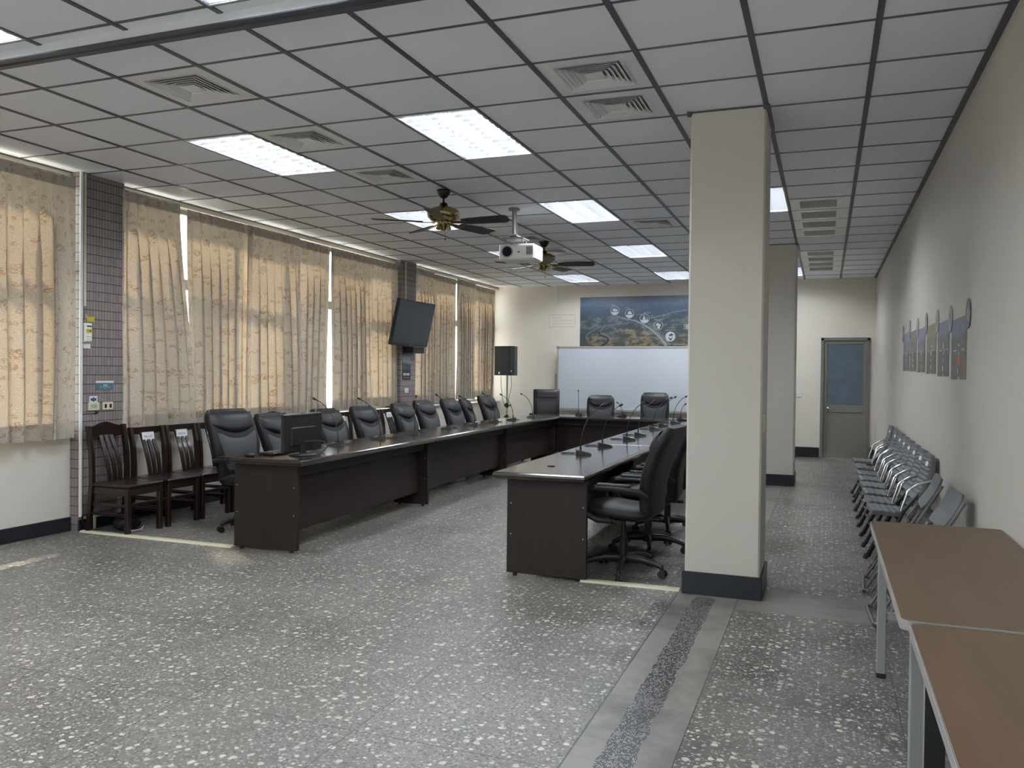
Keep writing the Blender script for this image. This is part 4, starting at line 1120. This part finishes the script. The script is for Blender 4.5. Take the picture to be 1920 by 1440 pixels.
q=MB(); q.tube([(.10,.0,.0),(.11,.0,-.18),(.07,-.02,-.40),(.035,-.02,-.55)],.005,6); q.tube([(-.16,.0,.0),(-.15,0,-.2),(-.10,-.01,-.47),(-.03,-.03,-.58)],.005,6); q.build('cable',m_dark,sp)

# ------------------------------------------------------------------ wall-mounted screen on the far tiled column
tv=thing('wall_tv','flat black screen tilted forward on the far tiled column','television',(-5.90,11.325,2.185),0)
tl=R(12.4); Mt=Matrix.Rotation(tl,4,'Y')
q=MB(); q.M=Mt; q.box((-.02,0,0),(.05,1.19,.695),.008); q.build('screen_housing',m_dark,tv)
q=MB(); q.M=Mt; q.box((.0062,0,.01),(.003,1.155,.64)); q.build('screen',mat('tv_screen',(.016,.019,.022),.28),tv)
q=MB(); q.M=Mt; q.box((.008,.02,-.333),(.004,.03,.012)); q.build('badge',m_steel,tv)
q=MB(); q.box((-.29,.38,0),(.02,.42,.5),.004); q.box((-.17,.34,.08),(.24,.05,.05),.004); q.box((-.17,.48,.08),(.24,.05,.05),.004); q.box((-.08,.41,.0),(.03,.3,.36),.004); q.b2((-.295,.22,-.44),(-.12,.60,-.34),.005); q.build('wall_bracket',m_dark,tv)

# ------------------------------------------------------------------ ceiling fans, projector
def fan(x,y,a0,drop,label):
    t=thing('ceiling_fan',label,'ceiling fan',(x,y,ZC-.004),0,'ceiling fans with dark blades')
    q=MB(); q.lathe([(.0,0),(.065,0),(.065,-.02),(.05,-.05),(.03,-.075),(.012,-.08)],(0,0,0),20,False); q.build('canopy',m_darkb,t)
    q=MB(); q.cyl((0,0,-.07),(0,0,-drop+.09),.011,n=10); q.build('down_rod',m_darkb,t)
    z=-drop
    q=MB(); q.lathe([(.012,.125),(.035,.12),(.045,.085),(.10,.075),(.145,.05),(.155,.02),(.15,-.015),(.12,-.045),(.06,-.06),(0,-.06)],(0,0,z),28,False); q.build('motor_housing',m_brass,t)
    q=MB(); q.lathe([(.06,-.06),(.055,-.09),(.03,-.10),(.028,-.135),(0,-.14)],(0,0,z),18,False); 
    for k in range(3):
        a=k*2.1; q.cyl((.045*math.cos(a),.045*math.sin(a),z-.075),(.06*math.cos(a),.06*math.sin(a),z-.135),.018,.022,10)
    q.build('switch_cup',m_brass,t)
    q=MB(); q.cyl((.02,0,z-.13),(.02,0,z-.22),.002,n=5); q.ball((.02,0,z-.225),.008,8,6); q.build('pull_chain',m_brass,t)
    for k in range(5):
        a=a0+2*PI*k/5; Mx=Matrix.Translation((0,0,z-.065))@Matrix.Rotation(a,4,'Z')@Matrix.Rotation(R(-13),4,'X')
        b=MB(); b.M=Mx; ring=[]
        pts=[(.20,-.05),(.26,-.062),(.45,-.072),(.635,-.076),(.668,-.068),(.678,-.045),(.672,.03),(.65,.068),(.62,.076),(.45,.072),(.26,.062),(.20,.05)]
        b.prism(pts,-.004,.004); bl=b.build('fan_blade',m_blade,t)
        b=MB(); b.M=Mx; b.add([(.08,-.015,-.006),(.2,-.028,-.009),(.27,-.04,-.007),(.27,.04,-.007),(.2,.028,-.009),(.08,.015,-.006),(.08,-.015,.004),(.2,-.028,-.0045),(.27,-.04,-.0045),(.27,.04,-.0045),(.2,.028,-.0045),(.08,.015,.004)],[(5,4,3,2,1,0),(6,7,8,9,10,11),(0,1,7,6),(1,2,8,7),(2,3,9,8),(3,4,10,9),(4,5,11,10),(5,0,6,11)]); b.build('blade_iron',m_brass,bl)
    return t
fan(-3.435,7.18,R(-2),.245,'brass ceiling fan with walnut blades, hanging before the projector')
fan(-3.495,10.37,R(6),.245,'brass ceiling fan with walnut blades, half hidden behind the projector')
pj=thing('ceiling_projector','white projector hanging from a ceiling pole, lens facing the camera','projector',(-3.085,8.38,ZC-.004),R(2))
q=MB(); q.cyl((-.03,-.16,0),(-.03,-.16,-.02),.06,n=16); q.cyl((-.03,-.16,-.01),(-.03,-.16,-.27),.021,n=14); q.box((-.03,-.12,-.285),(.09,.16,.02),.004); q.box((-.03,-.10,-.315),(.24,.20,.012),.004)
for sx in(-1,1): q.cyl((-.03+sx*.09,-.03,-.31),(-.03+sx*.10,-.03,-.362),.006,n=6); q.cyl((-.03+sx*.09,-.15,-.31),(-.03+sx*.10,-.15,-.362),.006,n=6)
q.cyl((-.005,-.16,-.02),(-.005,-.15,-.27),.005,n=6); q.build('mount_pole',m_leggrey,pj)
q=MB(); q.box((0,0,-.455),(.40,.32,.17),.018); bd=q.build('projector_body',m_white,pj)
q=MB(); q.cyl((-.10,-.155,-.45),(-.10,-.168,-.45),.064,n=28); lr=q.build('lens_ring',mat('lens_ring_grey',(.35,.35,.35),.4),bd)
q=MB(); q.cyl((-.10,-.16,-.45),(-.10,-.172,-.45),.052,n=28); q.cyl((-.10,-.172,-.45),(-.10,-.174,-.45),.03,n=24); q.build('lens',mat('lens_glass',(.012,.015,.025),.08),bd)
q=MB()
for k in range(8): q.box((.115+k*.0095,-.161,-.445),(.004,.004,.085))
q.box((.028,-.161,-.457),(.022,.004,.014)); q.build('vent_slot',mat('vent_slot_grey',(.06,.06,.065),.6),bd)
q=MB()
for k in range(6): q.box((.2005,-.1+k*.035,-.45),(.003,.004,.10))
q.build('side_vent',mat('side_vent_grey',(.4,.4,.41),.5),bd)

# ------------------------------------------------------------------ fittings on the near tiled column
XC=-6.2
def on_wall(name,label,cat,y,z,parts,group=None,x=None):
    t=thing(name,label,cat,((XC if x is None else x)+.0005,y,z),0,group)
    for nm,mt,fn in parts:
        q=MB(); fn(q); q.build(nm,mt,t)
    return t
q=MB(); q.cyl((XC+.016,5.528,.13),(XC+.016,5.528,ZC-.004),.015,n=12); o=q.build('wall_conduit_rail',m_white); tag(o,'round white conduit running up the edge of tiled column','conduit')
q=MB(); q.box((XC+.008,5.572,2.595),(.016,.026,1.18),.003); o=q.build('wall_duct_rail',m_cream); tag(o,'thin cream cable duct dropping from ceiling to the remote control','cable duct')
on_wall('wall_switch_remote','white handheld remote in its holder with yellow tag','remote control',5.592,1.74,[
 ('holder',m_white,lambda q:q.box((.006,.005,-.075),(.012,.075,.075),.003)),
 ('remote_body',mat('remote_white',(.78,.77,.73),.4),lambda q:q.box((.028,-.004,.03),(.024,.085,.17),.008)),
 ('display',mat('remote_display',(.03,.035,.05),.3),lambda q:q.box((.0405,.004,.088),(.002,.05,.012))),
 ('yellow_tag',mat('yellow_tag',(.48,.42,.02),.5),lambda q:q.box((.0405,.004,.045),(.002,.062,.036))),
 ('lettering',m_dark,lambda q:(q.box((.0418,-.008,.047),(.0006,.016,.004)),q.box((.0418,.014,.047),(.0006,.016,.012)))),
 ('button',mat('pink_button',(.6,.4,.36),.5),lambda q:[q.box((.0405,-.016+.018*i,-.005-.018*j),(.002,.012,.008)) for i in range(3) for j in range(3)]),
 ('lanyard',m_cream,lambda q:(q.cyl((.012,-.02,.11),(.012,-.008,.20),.0025,n=5),q.cyl((.012,.012,.11),(.012,-.004,.20),.0025,n=5))) ])
on_wall('wall_sign_tag','small yellow tag stuck beside the cable duct','tag',5.645,1.895,[('tag',mat('yellow_tag',(.48,.42,.02),.5),lambda q:q.box((.001,0,0),(.002,.085,.045))),('lettering',m_dark,lambda q:(q.M.identity(),glyphs(q,4,.05,.016,random.Random(5)))and None)])
def blue_sign(q): q.box((.002,0,0),(.004,.2,.07),.001)
on_wall('wall_sign','small blue notice strip with white top on the tiled column','sign',5.80,1.287,[('plate',mat('teal_plate',(.07,.17,.22),.4),blue_sign),('white_top',m_paper,lambda q:q.box((.0045,0,.042),(.002,.2,.018))),('lettering',m_prt,lambda q:[q.box((.0046,-.008+.016*i,.012),(.0006,.010,.014)) for i in range(3)]+[q.box((.0046,-.05+.02*i,-.004),(.0006,.012,.004)) for i in range(6)]+[q.box((.0046,.004,-.02),(.0006,.008,.006))])])
def eye(q):
    q.M=Matrix.Identity(4); q.cyl((.0016,0,0),(.0022,0,0),.020,n=16)
    for s in(-1,1): q.add([(.002,s*.015,.010),(.002,s*.037,.014),(.002,s*.030,.0),(.002,s*.037,-.014),(.002,s*.015,-.010)],[(0,1,2,3,4)])
on_wall('wall_sign_sticker','small white sticker with dark blue round symbol above the light switch','sticker',5.678,1.17,[('sticker',m_paper,lambda q:q.box((.0006,0,0),(.0012,.088,.062))),('symbol',m_ink,eye)])
on_wall('wall_switch','cream light switch plate under the blue-symbol sticker','switch',5.677,1.108,[('plate',m_cream,lambda q:q.box((.005,0,0),(.01,.122,.072),.003)),('rocker',mat('rocker_olive',(.42,.40,.26),.4),lambda q:[q.box((.011,-.017+.034*i,0),(.004,.030,.034),.001) for i in range(2)])])
on_wall('wall_socket','cream power socket plate with dark outlets beside the light switch','socket',5.835,1.108,[('plate',m_cream,lambda q:q.box((.005,0,0),(.01,.118,.072),.003)),('outlet',m_dark,lambda q:[q.box((.0105,-.028+.056*i,0),(.002,.024,.036)) for i in range(2)])])
on_wall('wall_conduit_rail','thin horizontal metal conduit under the light switch','conduit',5.61,1.052,[('pipe',m_steel,lambda q:q.cyl((.008,-.09,0),(.008,.085,0),.006,n=8)),('junction',m_dark,lambda q:q.box((.01,.09,-.003),(.018,.03,.02),.003))])
q=MB(); q.tube([(XC+.03,5.535,.14),(XC+.03,5.545,.09),(XC+.03,5.57,.03),(XC+.03,5.575,.008)],.008,6); o=q.build('brown_cable',m_rose); tag(o,'short brown cord from the white conduit down to the floor duct','cord')
q=MB(); q.box((XC+.008,5.66,.115),(.014,.22,.02),.003); q.box((XC+.02,5.68,.055),(.014,.025,.11),.003); o=q.build('wall_duct_rail',m_cream); tag(o,'short cream duct elbow at the foot of tiled column','cable duct')
bag=thing('cable_bag','black bag of cables on the floor under the arch-topped chair','bag',(-5.87,5.735,0))
q=MB(); q.ball((0,0,.072),(.10,.12,.072),16,9); q.ball((.0,.06,.05),(.085,.09,.048),14,8); q.build('bag_body',m_leather,bag)
q=MB(); q.tube([(.08,-.10,.035),(.12,-.03,.01),(.12,.06,.008),(.09,.12,.03)],.004,6); q.build('white_cable',m_white,bag)
# fittings on far column
q=MB(); q.box((XC+.008,11.60,2.86),(.016,.03,.63),.003); o=q.build('wall_duct_rail',m_cream); tag(o,'cream cable duct dropping from ceiling to the wall screen','cable duct')
tp=on_wall('wall_picture','small black and white print on the tiled column under the screen','picture',11.66,1.512,[
 ('print',photo_mat('mono_print',21,(.30,.30,.31),(.06,.06,.06),(.02,.02,.02)),lambda q:q.box((.002,0,0),(.004,.27,.375),.001)),
 ('lettering',m_prt,lambda q:(q.box((.0043,-.06,-.10),(.0006,.09,.035)),q.box((.0043,.05,-.10),(.0006,.09,.035)),q.box((.0043,0,-.15),(.0006,.2,.004)))),
 ('gap',m_dark,lambda q:[q.box((.0047,-.095+.024*i,-.10),(.0006,.006,.02)) for i in range(9)])])
on_wall('wall_socket','white wall plate on the tiled column below the small print','socket',11.66,1.155,[('plate',m_white,lambda q:q.box((.005,0,0),(.01,.12,.075),.003)),('rocker',m_cream,lambda q:q.box((.0105,0,0),(.003,.05,.035),.001))])
# back wall bits
q=MB(); q.b2((-5.06,YB-.016,2.77),(-5.025,YB-.0005,ZC-.004),.003); q.b2((-5.05,YB-.012,2.65),(-5.035,YB-.0005,2.73),.003); o=q.build('wall_duct_rail',m_white); tag(o,'short white cable duct dropping from ceiling on the back wall','cable duct')
q=MB()
for z,a,c in((2.62,-5.2,-4.66),(2.38,-5.2,-4.66),(2.50,-5.12,-4.70),(2.56,-5.12,-4.95),(2.44,-5.12,-4.72)): q.b2((a,YB-.0016,z-.004),(c,YB-.0002,z+.004))
for x in(-5.2,-4.66): q.b2((x-.004,YB-.0016,2.38),(x+.004,YB-.0002,2.62))
o=q.build('wall_sign_trace',mat('faint_adhesive_trace',(.50,.46,.36),.5)); tag(o,'faint glue outline of a removed notice on the back wall','trace')
t=thing('wall_socket','white two-gang plate on the back wall between pillar and door','socket',(-.475,YB-.0005,1.108))
q=MB(); q.box((0,-.005,0),(.14,.01,.075),.003); q.build('plate',m_white,t)
q=MB(); q.box((-.03,-.011,.005),(.025,.003,.022)); q.box((0,-.011,-.032),(.13,.002,.006)); q.build('outlet',m_leggrey,t)
t=thing('wall_socket','cream plate on the aisle face of the near pillar','socket',(-.3815,5.64,1.146))
q=MB(); q.box((.006,0,0),(.012,.07,.12),.003); q.build('plate',m_cream,t)
q=MB(); q.box((.0125,0,0),(.002,.03,.05),.001); q.build('rocker',m_white,t)
# floor raceways
q=MB(); q.M=Matrix.Identity(4)
def raceway(p0,p1,label):
    a=Vector((*p0,0)); b_=Vector((*p1,0)); L=(b_-a).length; d=b_-a
    q=MB(); w=.038
    q.loft([[(0,-w,0),(0,-w*.6,.014),(0,w*.6,.014),(0,w,0)],[(L,-w,0),(L,-w*.6,.014),(L,w*.6,.014),(L,w,0)]],True,True,False)
    o=q.build('floor_cable_duct',m_cream); o.location=(*p0,.0005); o.rotation_euler=(0,0,math.atan2(d.y,d.x)); tag(o,label,'cable duct')
raceway((-6.16,5.53),(-4.515,5.535),'long cream cable duct across the floor from tiled column to table')
raceway((-1.585,5.60),(-.90,5.615),'short cream cable duct on the floor between table and near pillar')
# things peeking at the back right
t=thing('black_bag','small black bag on the floor in the corner right of the door','bag',(.755,15.62,0))
q=MB(); rings=[[(x*s,y*s,z) for x,y in((-.03,-.10),(.03,-.10),(.03,.10),(-.03,.10))] for s,z in((.9,.0),(1,.03),(1,.16),(.7,.22),(.35,.235))]; q.loft(rings); q.build('bag_body',m_leather,t)
q=MB(); q.tube([(0,-.04,.22),(0,-.02,.27),(0,.03,.27),(0,.05,.22)],.005,6); q.build('bag_handle',m_white,t)
t=thing('grey_footrest','end of a grey metal foot at the base of back wall beside the far pillar','foot',(-.545,15.68,0))
q=MB(); q.tube([(-.16,0,.17),(-.06,0,.10),(.02,0,.03),(.05,0,.02)],[.02,.022,.024,.012],10); q.build('tube_foot',m_leggrey,t)
q=MB(); q.ball((.05,0,.016),(.028,.026,.016),10,6); q.build('rubber_cap',m_dark,t)

# ------------------------------------------------------------------ outside, sun, sky
m_leaf=mat('tree_leaves',(.05,.10,.02),.6,var=.4); m_bark=mat('tree_bark',(.10,.075,.05),.8)
for n_,(tx,ty,tz,rr) in enumerate(((-9.6,9.15,5.7,.85),(-9.6,12.05,6.5,.55),(-9.5,15.9,6.0,.8))):
    t=thing('tree',['tall leafy tree outside behind the dim curtain','tallest leafy tree outside, behind curtain with drooping corner','tall leafy tree outside, behind the curtains past the wall screen'][n_],'tree',(tx,ty,-.3),0,'trees outside the windows')
    q=MB(); q.tube([(0,0,0),(.05,.03,tz*.5),(0,0,tz)],[.14,.10,.06],8); q.build('trunk',m_bark,t)
    rnd=random.Random(n_+3); q=MB()
    for i in range(420):
        u=Vector((rnd.gauss(0,1),rnd.gauss(0,1),rnd.gauss(0,.8))); u=u.normalized()*rr*rnd.random()**.45
        c=u+Vector((0,0,tz)); a=Vector((rnd.gauss(0,1),rnd.gauss(0,1),rnd.gauss(0,1))).normalized()*.14; b_=a.orthogonal()*.5
        q.add([tuple(c-a),tuple(c+b_),tuple(c+a),tuple(c-b_)],[(0,1,2,3)])
    q.build('leaves',m_leaf,t)
q=MB(); q.b2((-60,-40,-.5),(-6.62,60,-.3)); struct(q.build('ground',mat('outside_paving',(.62,.61,.58),.8)))
w=bpy.data.worlds.new('World'); bpy.context.scene.world=w; w.use_nodes=True
bg=w.node_tree.nodes['Background']; bg.inputs[0].default_value=(.88,.94,1.0,1); bg.inputs[1].default_value=SKY
sun=bpy.data.lights.new('sun','SUN'); sun.energy=SUN; sun.angle=R(5); sun.color=(1.0,.80,.60)
so=bpy.data.objects.new('sun',sun); C.objects.link(so)
el=R(46); d=Vector((.77*math.cos(el),-.64*math.cos(el),-math.sin(el)))
so.rotation_euler=d.to_track_quat('-Z','Y').to_euler(); so.location=(-12,12,9)

# ------------------------------------------------------------------ camera
cam=bpy.data.cameras.new('camera'); co=bpy.data.objects.new('camera',cam); C.objects.link(co)
f_px,yaw,pitch,roll=1554.93,.361794,-.0136202,-.0111494
cy,sy=math.cos(yaw),math.sin(yaw)
fwd=Vector((-sy,cy,0)); rt=Vector((cy,sy,0)); dn=Vector((0,0,-1))
cp,sp_=math.cos(pitch),math.sin(pitch); f2=fwd*cp-dn*sp_; d2=dn*cp+fwd*sp_
cr,sr=math.cos(roll),math.sin(roll); r3=rt*cr+d2*sr; d3=-rt*sr+d2*cr
mw=Matrix((( r3.x,-d3.x,-f2.x,0),(r3.y,-d3.y,-f2.y,0),(r3.z,-d3.z,-f2.z,1.455),(0,0,0,1)))
co.matrix_world=mw
cam.sensor_width=36; cam.sensor_fit='HORIZONTAL'; cam.lens=f_px*36/1920; cam.clip_start=.05; cam.clip_end=200
sc=bpy.context.scene; sc.camera=co
sc.view_settings.view_transform='Standard'; sc.view_settings.look='None'; sc.view_settings.gamma=1; sc.view_settings.use_curve_mapping=False
sc.view_settings.exposure=EXPO
sc.cycles.use_denoising=True
sc.cycles.max_bounces=10; sc.cycles.diffuse_bounces=6; sc.cycles.glossy_bounces=5; sc.cycles.transparent_max_bounces=12
sc.cycles.sample_clamp_indirect=12
